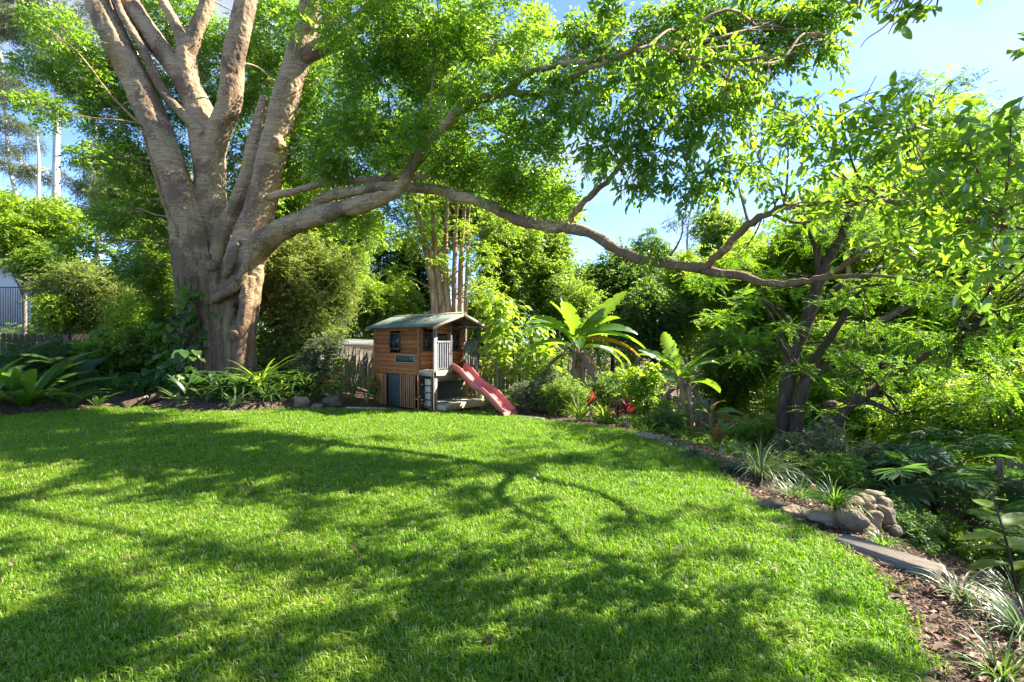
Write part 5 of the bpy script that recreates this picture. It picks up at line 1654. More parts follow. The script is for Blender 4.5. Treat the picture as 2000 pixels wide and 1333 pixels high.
for c, r in bl:
    limb_to(b, P(870 + rng.normal(0, 20), min(620, 667 - (c[2] - 2 - .8) * 1000 / pd), pd), c, .035, .01, 5)
b.build("limbs", M['bark_paper'], pb, True, pb_base, kind="stuff")

# feathery tree on the right slope
fd = 11.6
ft_base = G(1545, fd)
ft = root("feathery_tree", "dark leaning multi stemmed tree with feathery bright green leaves on the right slope", "tree", ft_base)
for path in ([(1520, 930, 0, 22), (1532, 800, 0, 19), (1548, 700, 0, 18), (1575, 630, 0, 17), (1600, 545, .1, 15), (1632, 480, .2, 12), (1660, 420, .3, 9), (1680, 370, .4, 6)],
             [(1545, 930, -.3, 19), (1560, 800, -.3, 16), (1580, 735, -.35, 15), (1600, 690, -.4, 11), (1635, 640, -.5, 9), (1665, 590, -.6, 6), (1690, 560, -.7, 4)],
             [(1575, 745, -.3, 11), (1620, 705, -.1, 11), (1660, 670, .1, 11), (1700, 640, .3, 10), (1760, 605, .6, 8), (1820, 580, .8, 5)],
             [(1625, 950, -.9, 15), (1640, 820, -.9, 14), (1680, 778, -1, 14), (1745, 740, -1.1, 12), (1800, 700, -1.3, 8), (1860, 670, -1.5, 5)],
             [(1600, 950, -.6, 12), (1612, 800, -.6, 8), (1650, 790, -.6, 9), (1690, 752, -.5, 7), (1720, 720, -.4, 5)],
             [(1570, 735, -.35, 9), (1545, 700, -.4, 7), (1520, 665, -.5, 6), (1535, 640, -.5, 5), (1530, 610, -.5, 4), (1490, 590, -.6, 3)],
             [(1690, 780, -1, 7), (1725, 795, -1.2, 6), (1760, 815, -1.4, 4)],
             [(1720, 520, .2, 5), (1690, 540, .1, 8), (1640, 560, .1, 9), (1610, 590, .05, 10)],
             [(1605, 560, .1, 9), (1590, 480, .2, 6), (1560, 420, .3, 4), (1530, 380, .4, 3)]):
    pr = [(P(a, c, fd + e), .72 * r * (fd + e) / FPX) for a, c, e, r in path]
    pts = catmull([p for p, _ in pr], 6)
    rad = np.interp(np.linspace(0, len(pr) - 1, len(pts)), np.arange(len(pr)), [r for _, r in pr])
    b = MB(); b.tube(pts + rng.normal(0, .01, pts.shape), rad, 10, wob=.06)
    b.build("trunk" if path[0][3] > 14 else "limb", M['bark_dark'], ft, True, ft_base)
fbl = [(P(a, c, e), np.array([rx, rx * 1.1, rz])) for a, c, e, rx, rz in
       ((1380, 545, 13.5, .7, .4), (1440, 505, 13, .7, .4), (1470, 580, 13.2, .7, .35), (1410, 620, 13.6, .8, .3), (1500, 450, 12.6, .6, .35), (1480, 660, 12.8, .6, .25), (1450, 700, 13.2, .6, .25),
        (1560, 560, 12.4, .6, .3), (1600, 470, 12, .7, .3), (1660, 440, 12, .8, .35), (1700, 560, 11, .8, .3), (1640, 640, 11.6, .7, .25), (1740, 640, 10.8, .8, .25), (1680, 700, 11, .7, .22), (1800, 560, 10.3, .8, .3),
        (1820, 660, 10, .8, .25), (1880, 600, 9.4, .7, .3), (1760, 720, 10.6, .7, .22), (1850, 730, 9.7, .7, .25), (1930, 690, 9., .7, .3), (1790, 790, 10.4, .7, .2), (1890, 790, 9.4, .7, .25), (1960, 760, 8.8, .6, .25),
        (1700, 790, 11, .5, .18), (1750, 850, 10.4, .5, .2), (1930, 850, 9.2, .6, .25), (1590, 680, 11.6, .4, .2), (1530, 770, 12, .35, .2), (1620, 750, 11.4, .4, .15), (1990, 640, 8.6, .5, .3),
        (1820, 470, 11, .8, .4), (1930, 500, 10.2, .8, .4), (1740, 430, 11.6, .8, .4), (1850, 170, 10.6, .55, .3), (1790, 160, 10.8, .4, .2), (1910, 200, 10.4, .4, .2), (1980, 240, 10, .6, .4), (1750, 210, 10.8, .5, .3), (1880, 270, 10.3, .8, .5), (1960, 380, 10, .8, .5), (1800, 320, 10.6, .7, .5),
        (1540, 640, 10.6, .5, .2), (1560, 720, 10.7, .45, .15), (1640, 590, 10.4, .6, .25), (1690, 650, 10.2, .5, .2), (1500, 540, 11.8, .6, .3), (1700, 350, 11.4, .8, .5), (1620, 380, 12, .7, .4), (1900, 330, 9.8, .7, .5), (1990, 470, 9.4, .7, .5),
        (1650, 700, 10.3, .5, .15), (1720, 750, 10, .5, .18), (1600, 800, 10.6, .4, .12), (1800, 410, 10.2, .8, .4), (1580, 430, 12.2, .6, .35),
        (2100, 450, 8.5, .8, .4), (2080, 560, 8.4, .7, .3), (2180, 640, 8, .7, .3), (2300, 400, 7.5, .8, .45), (2400, 350, 6.6, .8, .45), (2500, 300, 6, .8, .45), (2220, 520, 7.8, .8, .4), (2350, 520, 7, .7, .4), (2600, 260, 5.4, .7, .4), (2060, 330, 9.4, .8, .5))]  # unseen crown clumps right of the frame, added to shade the right bed


def feather_leaves(blobs, lai=1.6):
    """flat fern-like sprays: pairs of small leaflets along twigs"""
    return crown_leaves(blobs, .055, .020, lai, 30, .42, False, .18, .08, 1.0, .12, .8, .1)


leaves_obj("crown", feather_leaves(fbl), M['feather_leaf'], ft, ft_base)
b = MB()
ends = [P(1680, 380, 12), P(1690, 560, 10.9), P(1820, 580, 12.3), P(1860, 670, 10.1), P(1720, 720, 11.2), P(1490, 590, 11), P(1760, 815, 10.2), P(1600, 545, 11.7), P(1530, 380, 12), P(1660, 670, 11.7)]
for c, r in fbl:
    e = min(ends, key=lambda p: np.linalg.norm(p - c))
    pts = limb_to(b, e, c, .03, .010, 5)
    for k in range(3):
        q, _ = in_blob(c, r, 1, .8)
        limb_to(b, pts[-4], q[0], .011, .003, 4)
b.build("branchlets", M['bark_dark'], ft, True, ft_base, kind="stuff")

# the far wood behind everything
n = 30000
a = rng.uniform(-1.25, 1.25, n); dd = rng.uniform(44, 66, n)
x = np.sin(a) * dd; y = np.cos(a) * dd
hh = 8.2 + 1.8 * np.sin(a * 9) + 1.2 * np.sin(a * 23 + 1)
hh = np.where(a < -.55, hh + 1.0, hh)
O = np.stack([x, y, -1.5 + (hh + 1.5) * rng.uniform(0, 1, n) ** .7], 1)
O[:, :2] += rng.normal(0, .8, (n, 2))
sp_ = sprays(O, rng.normal(0, 1, (n, 3)), rng.uniform(.8, 1.5, n), 8, .42, .20)
far_o = leaves_obj("far_wood", sp_, M['dark_leaf'], None, (0, 0, 0))
far_o["label"] = "distant mass of bush beyond the fences"
b = MB()
for k in range(90):
    a = rng.uniform(-1.2, 1.2); d_ = rng.uniform(46, 62)
    p = np.array([math.sin(a) * d_, math.cos(a) * d_, -2.0])
    b.tube([p, p + np.array([rng.normal(0, .3), 0, 4]), p + np.array([rng.normal(0, .5), 0, 7.0])], [.22, .17, .06], 6)
ft_o = b.build("far_trunks", M['bark_grey'], None, True, kind="stuff")
ft_o["label"] = "distant slim trunks standing in the bush"


# ================================================================== PLANTS IN THE BEDS
def shrub(label, px, py, w, h, leafm, L=.07, W=.035, lai=2.4, nb=12, group=None, hang=.1, d=None, name="shrub", k=10, slen=.22, dep=.8, hexa=False, barkm='bark_dark'):
    base = place(px, py) if d is None else G(px, d)
    c = base + np.array([0, 0, h * .55])
    return tree(name, label, "shrub", base, h, c, (w / 2, w / 2 * dep, h * .48), M[leafm], M[barkm], L=L, W=W, lai=lai, nb=nb, tr=.02, k=k, slen=slen, stems=4, group=group, hang=hang, hexa=hexa)


# --- left bed
nest = strap_variants("frond", M['nest_leaf'], 6, 2.2, .36, (.35, 1.25), (.7, 1.6), 14, 'nest', .35, True, .06, .25)
p = place(52, 798)
r = root("birds_nest_fern", "large bird's nest fern with long glossy fronds at the left edge", "fern", p)
blade_parts(r, nest, 22, "frond", .10, .10, (.65, 1.15))
p = place(-40, 800)
r = root("birds_nest_fern", "second bird's nest fern cut by the left edge of the bed", "fern", p)
blade_parts(r, nest, 13, "frond", .06, .08, (.6, 1.1))
pv = [frond_geo(2.0, rng.uniform(.5, 1.3), rng.uniform(.8, 1.5), 40, .32, .026, .014, 'palm').mesh("frond", M['glossy_dark'], False) for _ in range(4)]
p = place(30, 752)
r = root("cycad", "dark cycad with stiff feathery fronds behind the large nest fern", "cycad", p)
blade_parts(r, pv, 15, "frond", .25, .05, (.7, 1.1))
p = place(150, 762)
r = root("cycad", "spreading dark cycad between the nest fern and the sword fern", "cycad", p)
blade_parts(r, pv, 11, "frond", .15, .05, (.75, 1.1))
fv = [frond_geo(.95, rng.uniform(.9, 1.4), rng.uniform(.7, 1.5), 28, .115, .034, .004, 'fern', .1).mesh("frond", M['fern_leaf'], False) for _ in range(5)]
for px, py, n, s, lab in ((138, 800, 20, 1.1, "pale green sword fern at the lawn edge right of the nest fern"), (192, 797, 14, .85, "small sword fern spilling over the lawn edge near the log"),
                          (272, 772, 20, 1.1, "sword fern clump behind the fallen log"), (225, 765, 16, 1.0, "sword fern in shade left of the log end"), (318, 760, 14, .95, "sword fern against the climber leaves beside the log"),
                          (-30, 818, 14, .9, "sword fern at the far left lawn edge")):
    p = place(px, py)
    r = root("sword_fern", lab, "fern", p, 0, "sword ferns in the left bed")
    blade_parts(r, fv, n, "frond", .03, .06, (.6 * s, 1.1 * s))
shrub("dark broadleaf shrub in shade before the picket fence", 205, 735, 2.2, 1.7, 'mid_leaf', .22, .12, 2.4, 18, k=8, slen=.35)
shrub("dark glossy shrub between the cycads and the fig trunk", 285, 735, 1.9, 1.9, 'mid_leaf', .20, .10, 2.4, 18, k=8, slen=.35)
shrub("low dark shrub under the picket fence behind the cycad", 100, 735, 2.2, 1.2, 'glossy_dark', .19, .09, 2.6, 14, k=8, slen=.3)
shrub("reddish tipped shrub standing over the dark shrubs left of the fig", 250, 720, .9, 1.5, 'rust_leaf', .14, .06, .5, 8, k=7, slen=.3)
bv = strap_variants("leaf", M['glossy_dark'], 4, 1.0, .12, (.6, 1.4), (.8, 1.7), 8, 'oval', .3)
bv2 = strap_variants("leaf", M['pale_strap'], 4, .8, .13, (.5, 1.4), (.6, 1.3), 8, 'oval', .3)
cv_ = strap_variants("leaf", M['glossy_dark'], 4, 1.25, .07, (.7, 1.4), (1.2, 2.1), 9, 'strap', .3)
bcv = strap_variants("leaf", M['bright_leaf'], 4, 1.3, .075, (.8, 1.45), (1.1, 2.0), 9, 'strap', .3)
for px, py, var, n, s, nm, lab in ((372, 780, bv, 24, 1.25, "broadleaf_lily", "dark broad leaved lily clump at the foot of the climber"), (352, 792, bv2, 12, 1.0, "dracaena", "silvery striped rosette beside the log's upper end"),
                                   (402, 788, bv2, 12, 1.0, "dracaena", "pale midribbed dracaena low in front of the fig roots"), (438, 776, cv_, 60, 1.2, "clivia", "dark strappy clump filling the base of the fig trunk"),
                                   (478, 774, cv_, 60, 1.25, "clivia", "arching strap clump right of the fig roots"), (510, 770, bcv, 34, 1.2, "day_lily", "sunlit yellow green strap clump right of the fig trunk"),
                                   (455, 796, bv2, 12, .85, "bromeliad", "yellow green bromeliad rosette at the lawn side of the straps"), (548, 775, bcv, 7, .8, "canna", "upright single canna shoot beside the sunlit straps"),
                                   (598, 768, cv_, 36, 1.1, "flax_lily", "spiky green clump under the olive tree near the pale rock"), (525, 785, cv_, 44, 1.0, "flax_lily", "low strap clump between the sunlit straps and mulch")):
    p = place(px, py)
    r = root(nm, lab, "plant", p)
    blade_parts(r, var, n, "leaf", .04, .06, (.65 * s, 1.1 * s))
# log, stones and the small flowering shrubs near the cubby
lp0, lp1 = place(238, 803), place(332, 776)
lg = root("fallen_log", "mossy brown log lying at the lawn edge below the ferns", "log", lp0)
b = MB()
pts = catmull([lp0 + np.array([0, 0, .10]), lp0 * .6 + lp1 * .4 + np.array([0, .1, .14]), lp1 + np.array([0, 0, .13])], 7) - lp0
b.tube(pts, np.linspace(.14, .11, len(pts)), 12, wob=.08); b.build("trunk", M['bark_dark'], lg, True)
b = MB(); b.tube([pts[8], pts[8] + np.array([.1, -.2, .1]), pts[8] + np.array([.15, -.4, .08])], [.05, .04, .025], 7); b.build("stub", M['bark_grey'], lg, True)


srng = np.random.default_rng(5)


def stone_mesh(k, sx, sy, sz):
    n, m = 12, 20
    cuts = [(nrm(srng.normal(0, 1, 3)), srng.uniform(.68, .88)) for _ in range(9)]
    V = []
    for i in range(n + 1):
        th = math.pi * i / n
        for j in range(m):
            ph_ = 2 * math.pi * j / m
            v = np.array([math.sin(th) * math.cos(ph_), math.sin(th) * math.sin(ph_), math.cos(th)])
            v = np.sign(v) * np.abs(v) ** .85
            for pn, ph2 in cuts:
                v = v - max(0, float(v @ pn) - ph2) * pn
            g = 1 + .07 * math.sin(3.1 * v[0] * 2 + k) + .08 * math.sin(4.3 * v[1] + 2 * k) + .06 * math.sin(5 * v[2] + 3 * k + v[0] * 2)
            V.append(v * g * np.array([sx, sy, sz]))
    ii = np.arange((n + 1) * m).reshape(n + 1, m); nx = np.roll(ii, -1, 1)
    F = np.stack([ii[:-1], ii[1:], nx[1:], nx[:-1]], -1).reshape(-1, 4)
    me = make_mesh("stone", np.array(V), None, F, None, True, M['stone'])
    return me


def stone(px, py, w, h, lab, dep=1.0, rz=0.0, lift=0.0, mat=None, tilt=0.0, at=None):
    p = place(px, py) if at is None else P(px, py, at)
    d = p[1]
    sx, sz = w * d / FPX / 2 * .97, h * d / FPX / 2 * .97
    me = stone_mesh(srng.uniform(0, 9), sx * .98, sx * dep * .98, sz * .98)
    if mat:
        me.materials.clear(); me.materials.append(M[mat])
    o = link("stone", me)
    o.location = tuple(p + (np.array([0, sx * dep * .6, sz * .55 + lift]) if at is None else 0))
    o.rotation_euler = (rng.normal(0, .06), tilt, rz)
    tag(o, lab, "stone", "rounded stones edging the right bed")
    return o


SG = [(1512, 1000, 62, 24, "flat brown stone farthest along the lawn edge beyond the oval grey one", .7, -.5),
      (1563, 1016, 64, 32, "long grey oval stone lying between two brown ones at the lawn edge", .6, -.35),
      (1622, 1030, 78, 40, "big brown rounded stone at the lawn edge next to the tall boulder", .6, -.3),
      (1533, 1002, 26, 14, "small grey stone wedged behind the flat brown stone", .8, .2)]
for px, py, w, h, lab, dep, rz in SG:
    stone(px, py, w, h, lab, dep, rz)
stone(1672, 1042, 66, 56, "largest grey boulder at the corner where the stones meet the timber edging", .7, -.2, 0, tilt=.35)
STD = place(1672, 1048)[1] + .25
for px, py, w, h, dd, lab in ((1652, 990, 66, 38, .10, "mossy dark topped stone above the largest boulder"), (1664, 966, 56, 24, .28, "flat sandy cap stone on top of the stone stack"), (1690, 962, 42, 30, .42, "brown block stone at the back of the stack"),
                              (1692, 982, 36, 34, .30, "squarish tan stone under the cap stone"), (1704, 1012, 42, 52, .16, "tall pinkish stone right of the largest boulder"), (1728, 1004, 48, 58, .36, "grey angular stone at the outer side of the stack"),
                              (1698, 1036, 38, 32, .02, "small round grey stone in front of the pinkish one"), (1744, 1034, 36, 34, .25, "small dark stone at the foot of the stack beside the path"), (1706, 948, 40, 22, .55, "thin brown stone topping the rear of the stack")):
    stone(px, 1042 - (1042 - py) * .82, w * .92, h * .84, lab, .85, rng.uniform(-.5, .5), at=STD + dd)
for px, py, w, h, dd, lab in ((1692, 1006, 84, 74, .50, "dark earthy core stone in the middle of the stack"), (1716, 976, 56, 52, .66, "grey stone half hidden at the back right of the stack")):
    stone(px, 1042 - (1042 - py) * .82, w * .92, h * .84, lab, .8, .3, at=STD + dd)
stone(585, 796, 34, 26, "pale rock in the mulch between the fig and the cubby", .8, 0, .03)
stone(648, 795, 46, 30, "pinkish tan rock under the red tipped shrub", .8, 0, .03)
stone(618, 800, 26, 14, "small brown rock between the two rocks near the cubby", .8, 0, 0)


def slab(name, label, a, c, wdt, hgt, mat, cat, lift=.0):
    p0, p1 = place(*a), place(*c)
    mid = (p0 + p1) / 2; dv = p1 - p0
    ln = np.linalg.norm(dv[:2]); rz = math.atan2(dv[1], dv[0])
    b = MB()
    b.box((-ln / 2, -wdt / 2, -.12), (ln / 2, wdt / 2, hgt), .012)
    o = b.build(name, M[mat])
    o.location = tuple(mid + np.array([0, 0, lift]))
    o.rotation_euler = (0, -math.atan2(dv[2], ln), rz)
    return tag(o, label, cat)


slab("timber_sleeper", "long weathered timber sleeper edging the right bed below the boulder", (1640, 1060), (1838, 1130), .22, .07, 'sleeper', "sleeper")
slab("timber_sleeper", "half buried timber sleeper nearest the camera beside the striped grass", (1840, 1140), (1990, 1205), .22, .05, 'sleeper', "sleeper")
slab("edging_slab", "pale sandstone slab in the edging before the second banana", (1252, 852), (1292, 865), .3, .07, 'sleeper', "edging")
slab("edging_slab", "thin timber edge at the foot of the red slide", (1012, 816), (1062, 822), .14, .06, 'timber_grey', "edging")
slab("edging_slab", "pale timber edging in sun left of the cubby wall", (676, 801), (752, 802), .16, .07, 'timber_pale', "edging")
slab("edging_slab", "short stone slab set in the mulch before the fig tree", (405, 808), (455, 808), .25, .05, 'sleeper', "edging")
slab("edging_slab", "small stone edge at the far left of the lawn", (0, 822), (32, 816), .2, .05, 'sleeper', "edging")


def flower_shrub(label, px, py, w, h):
    base = place(px, py)
    r = root("flowering_shrub", label, "shrub", base, 0, "red tipped shrubs beside the cubby")
    b = MB(); heads = []
    for k in range(9):
        a = rng.uniform(0, 6.28); q = rng.uniform(.2, .5) * w
        e = np.array([math.cos(a) * q, math.sin(a) * q * .7, h * rng.uniform(.45, 1)])
        b.tube(catmull([np.zeros(3), e * .5 + np.array([0, 0, .1]), e], 4), np.linspace(.014, .006, 9), 5); heads.append(e)
    b.build("stems", M['stem_green'], r, True, kind="stuff")
    vv = strap_variants("leaf", M['bright_leaf'], 3, .36, .11, (-.5, .5), (.6, 1.3), 6, 'oval', .2)
    vp = strap_variants("leaf", M['pale_strap'], 2, .34, .10, (-.6, .3), (.6, 1.3), 6, 'oval', .2)
    rv_ = strap_variants("petal", M['flower_red'], 2, .17, .06, (.2, 1.2), (.4, 1.), 4, 'oval', .2)
    for i, e in enumerate(heads):
        for k in range(9):
            o = link("leaf", (vp if (k + i) % 4 == 0 else vv)[k % 2], r)
            spin(o, rng.uniform(0, 6.28), e - np.array([0, 0, rng.uniform(0, .25)]), rng.uniform(.7, 1.1))
        if i % 2 == 0:
            for k in range(5):
                o = link("petal", rv_[k % 2], r); spin(o, k * 1.25, e + np.array([0, 0, .02]), rng.uniform(.7, 1.1))


flower_shrub("red tipped shrub with drooping leaves nearest the mulch left of the cubby", 655, 790, .9, .95)
flower_shrub("taller red tipped shrub before the olive shed wall", 690, 785, 1.0, 1.5)
flower_shrub("red tipped shrub pressed against the cubby's rear corner", 716, 790, .8, 1.0)
shrub("grey green leafy shrub under the olive tree left of the shed", 625, 765, 1.7, 1.9, 'grey_leaf', .11, .05, 2.0, 16, k=9, slen=.3)
shrub("fine dark shrub low beside the fig's right foot", 560, 770, 1.0, .9, 'mid_leaf', .09, .04, 2.2, 10)

# --- behind and right of the slide
def sapling(label, px, py, d, h, nleaf, var, name="sapling"):
    base = G(px, d)
    r = root(name, label, "sapling", base)
    b = MB()
    pts = catmull([np.zeros(3) - np.array([0, 0, .1]), np.array([.05, 0, h * .5]), np.array([-.03, .05, h])], 6)
    b.tube(pts, np.linspace(.035, .012, len(pts)), 6); b.build("stem", M['bark_grey'], r, True)
    for k in range(nleaf):
        t = rng.uniform(.28, 1.0); a = rng.uniform(0, 6.28)
        q = np.array([np.interp(t, np.linspace(0, 1, len(pts)), pts[:, i]) for i in range(3)])
        ln = rng.uniform(.15, .75) * (1.15 - .5 * t)
        e = q + np.array([math.cos(a) * ln, math.sin(a) * ln, rng.uniform(-.05, .25)])
        if k % 3 == 0:
            tw_ = MB(); tw_.tube([q, (q + e) / 2 + np.array([0, 0, .06]), e], [.009, .007, .004], 4); tw_.build("twig", M['stem_green'], r, True)
        o = link("leaf", var[k % len(var)], r); spin(o, a + rng.normal(0, .6), e, rng.uniform(.7, 1.2), rng.normal(0, .2))
    return r


sv = strap_variants("leaf", M['bright_leaf'], 5, .36, .16, (-.7, .1), (.6, 1.3), 6, 'oval', .18)
sv2 = strap_variants("leaf", M['mid_leaf'], 5, .34, .13, (-.7, .1), (.6, 1.3), 6, 'oval', .18)
sapling("tall thin sapling with broad drooping lime leaves right of the cubby balcony", 968, 775, 15.9, 3.4, 230, sv)
sapling("leafy sapling with pointed drooping leaves close behind the slide", 1000, 770, 16.8, 3.2, 200, sv2)
sapling("shorter lime leaved sapling between the slide and the tall banana", 1045, 775, 17.0, 2.6, 140, sv)
shrub("broad grey green small leaved shrub behind the foot of the slide", 1058, 812, 1.6, 1.15, 'grey_leaf', .055, .022, 2.6, 18, k=12, d=14.5)
shrub("small leaved shrub under the tall banana beside the flax lilies", 1095, 820, 1.5, 1.05, 'mid_leaf', .055, .022, 2.5, 14, k=12, d=14.0)
shrub("yellowish shrub behind the grey green shrub left of the tall banana", 1065, 770, 1.2, 1.4, 'bright_leaf', .09, .04, 2.3, 12, d=15.6)
shrub("dark shade shrub behind the banana stems by the back fence", 1200, 780, 2.0, 1.5, 'dark_leaf', .10, .045, 2.4, 14, d=16.6)
shrub("lime heart leaved shrub between the two bananas", 1262, 800, 1.1, 2.0, 'bright_leaf', .15, .11, 1.9, 12, d=14.2, k=7, slen=.3)
shrub("dark low shrub at the bend of the lawn before the second banana", 1300, 860, 1.0, .75, 'dark_leaf', .07, .03, 2.4, 10, d=12.2)
shrub("arching mid green shrub left of the second banana stem", 1300, 800, .9, 1.3, 'mid_leaf', .13, .04, 2.2, 10, d=13.2)
shrub("shade shrub behind the red cordyline and the second banana", 1400, 850, 1.3, .9, 'mid_leaf', .06, .028, 2.2, 12, d=12.8)
shrub("leafy shrub before the fence just left of the leaning trunks", 1480, 870, 1.5, 1.3, 'mid_leaf', .07, .032, 2.3, 14, d=12.2)
shrub("light green shrub against the back fence right of the tall banana", 1205, 770, 1.6, 1.7, 'bright_leaf', .09, .045, 2.2, 14, d=17.6)
shrub("mid green shrub against the back fence left of the tall banana", 1075, 765, 1.4, 1.6, 'mid_leaf', .09, .045, 2.2, 14, d=17.8)
shrub("airy small leaved shrub at the foot of the dark leaning trunks", 1590, 860, 1.5, 1.25, 'grey_leaf', .05, .026, 2.0, 16, d=9.6, k=12)
shrub("airy small leaved shrub right of the leaning trunks over the fence", 1690, 900, 1.3, 1.2, 'grey_leaf', .05, .026, 1.9, 14, d=8.8, k=12)
shrub("small leaved shrub between the crinum and the stone stack", 1640, 920, .9, .8, 'mid_leaf', .045, .022, 2.0, 12, d=7.9, k=12)
shrub("tangled low shrub behind the variegated grass clumps", 1580, 890, .9, .8, 'mid_leaf', .05, .022, 2.0, 10, d=8.6, k=12)
shrub("fresh green ground cover spilling down beside the stone stack", 1775, 1010, .75, .38, 'fern_leaf', .035, .022, 2.6, 12, d=6.1, k=10, slen=.12)
shrub("leafy ground cover at the edge of the mulch path under the split leaves", 1830, 960, 1.2, .5, 'mid_leaf', .05, .03, 2.3, 12, d=7.0, k=10, slen=.14)
shrub("green ground cover at the right edge below the palms", 1985, 985, 1.0, .55, 'mid_leaf', .06, .03, 2.2, 12, d=6.0, k=10, slen=.16)

# --- bananas
def banana(label, px, d, sh, n, L, W, stems=1, old=(), e0=(.3, 1.35), cv=(.5, 1.9), extra=None, lean=0.0):
    base = G(px, d)
    r = root("banana_plant", label, "banana plant", base, 0, "banana plants by the back fence")
    for s in range(stems):
        off = np.array([rng.normal(0, .16) if s else 0, rng.normal(0, .12) if s else 0, 0])
        hs = sh * (1 if s == 0 else rng.uniform(.75, 1.0))
        b = MB()
        pts = catmull([off - np.array([0, 0, .1]), off + np.array([lean * .4, 0, hs * .5]), off + np.array([lean, 0, hs])], 6)
        b.tube(pts, np.linspace(.12, .05, len(pts)), 10, wob=.08)
        b.build("stem", M['stem_banana'], r, True)
        for k in range(5):
            a = rng.uniform(0, 6.28)
            V, F = arc_leaf(hs * rng.uniform(.35, .6), .07, 1.2, 4.4, 7, .3, 'oval')
            o = link("dry_sheath", make_mesh("dry_sheath", V, None, F, np.full(len(V), .45), True, M['dry_leaf']), r)
            spin(o, a, off + np.array([.08 * math.cos(a), .08 * math.sin(a), hs * rng.uniform(.55, .85)]))
    tp = np.array([lean, 0, sh])
    for k in range(4):
        a = rng.uniform(0, 6.28)
        V, F = arc_leaf(L * rng.uniform(.6, .85), W * .5, -.3, rng.uniform(1.1, 1.5), 20, .7, 'banana', rng.uniform(-.2, .2), .6, True)
        o = link("dead_leaf", make_mesh("dead_leaf", V, None, F, np.full(len(V), rng.uniform(.5, .9)), True, M['dry_leaf']), r)
        spin(o, a, tp + np.array([.06 * math.cos(a), .06 * math.sin(a), -.3]))
    for k in range(n):
        az = k * 2.399 + rng.normal(0, .2)
        t = k / max(1, n - 1)
        V, F = arc_leaf(L * rng.uniform(.85, 1.08), W * rng.uniform(1., 1.3), e0[0] + (e0[1] - e0[0]) * t, cv[1] + (cv[0] - cv[1]) * t, 34, .34, 'banana', rng.uniform(-.12, .12), .55, True)
        m = M['banana_old'] if k in old else M['banana_leaf']
        o = link("leaf", make_mesh("leaf", V, None, F, np.full(len(V), rng.uniform(.2, .8)), True, m), r)
        spin(o, az, tp + np.array([.05 * math.cos(az), .05 * math.sin(az), -.25 * (1 - t)]), 1.0, rng.normal(0, .25))
    for (az, e, c, LL, WW, m, z) in (extra or ()):
        V, F = arc_leaf(LL, WW * 1.05, e, c * 1.15, 34, .30, 'banana', rng.uniform(-.15, .15), .55, True)
        o = link("leaf", make_mesh("leaf", V, None, F, np.full(len(V), .6), True, M[m]), r)
        spin(o, az, tp + np.array([0, 0, z]), 1.0, rng.normal(0, .3))
    return r


banana("tallest banana plant with wide torn leaves left of centre of the back bed", 1122, 15.6, 2.0, 8, 1.7, .46, 3, (),
       (.3, 1.2), (.6, 1.5), [(1.2, 1.55, .15, 2.1, .42, 'banana_leaf', .1), (.1, 1.0, .55, 1.75, .50, 'banana_leaf', .1), (-.1, .62, 1.0, 2.0, .46, 'banana_leaf', .05), (-.25, .45, 1.1, 2.3, .46, 'banana_leaf', 0), (-.4, .28, .9, 2.1, .42, 'banana_old', -.05),
                              (-.15, .15, .95, 1.9, .40, 'banana_leaf', -.08), (3.2, .95, .8, 1.6, .48, 'banana_leaf', .05), (2.9, 1.25, .5, 1.5, .44, 'banana_leaf', .05), (3.5, .75, 1.2, 1.9, .46, 'banana_leaf', 0), (3.0, .35, 1.2, 1.9, .40, 'banana_leaf', -.1), (1.7, 1.3, .3, 1.6, .36, 'banana_leaf', .05), (.4, .9, .7, 1.5, .44, 'banana_leaf', .05)])
banana("second banana plant with upright lime leaf and bare dry stems", 1338, 13.6, 1.95, 6, 1.25, .38, 3, (),
       (.4, 1.0), (.6, 1.3), [(1.0, 1.45, .2, 1.3, .44, 'banana_leaf', .05), (2.6, 1.05, .4, 1.4, .34, 'banana_leaf', 0), (3.1, .9, .9, 1.4, .36, 'banana_leaf', 0), (.1, .8, 1.0, 1.2, .36, 'banana_leaf', 0), (-.3, .9, .8, 1.1, .40, 'banana_leaf', 0)], lean=-.1)
banana("small drooping banana sucker with browned leaf beside the second banana", 1388, 13.4, 1.05, 2, 1.0, .26, 1, (),
       (.3, .7), (1.2, 1.6), [(.0, .4, 1.2, 1.2, .26, 'banana_leaf', 0), (-.4, .2, 1.5, 1.2, .26, 'banana_leaf', 0), (-.8, .1, 1.6, 1.1, .2, 'banana_old', 0), (.4, .9, .9, .8, .2, 'banana_old', 0), (2.9, .5, 1.4, 1.0, .24, 'banana_leaf', 0)])
bigv = strap_variants("leaf", M['banana_leaf'], 4, .95, .27, (.9, 1.45), (.2, .9), 12, 'nest', .3, True, 0, .1)
p = place(1262, 830)
r = root("ginger_plant", "single bright lime paddle leaved plant glowing at the lawn bend", "plant", p)
blade_parts(r, bigv, 8, "leaf", .25, .04, (.6, 1.05))

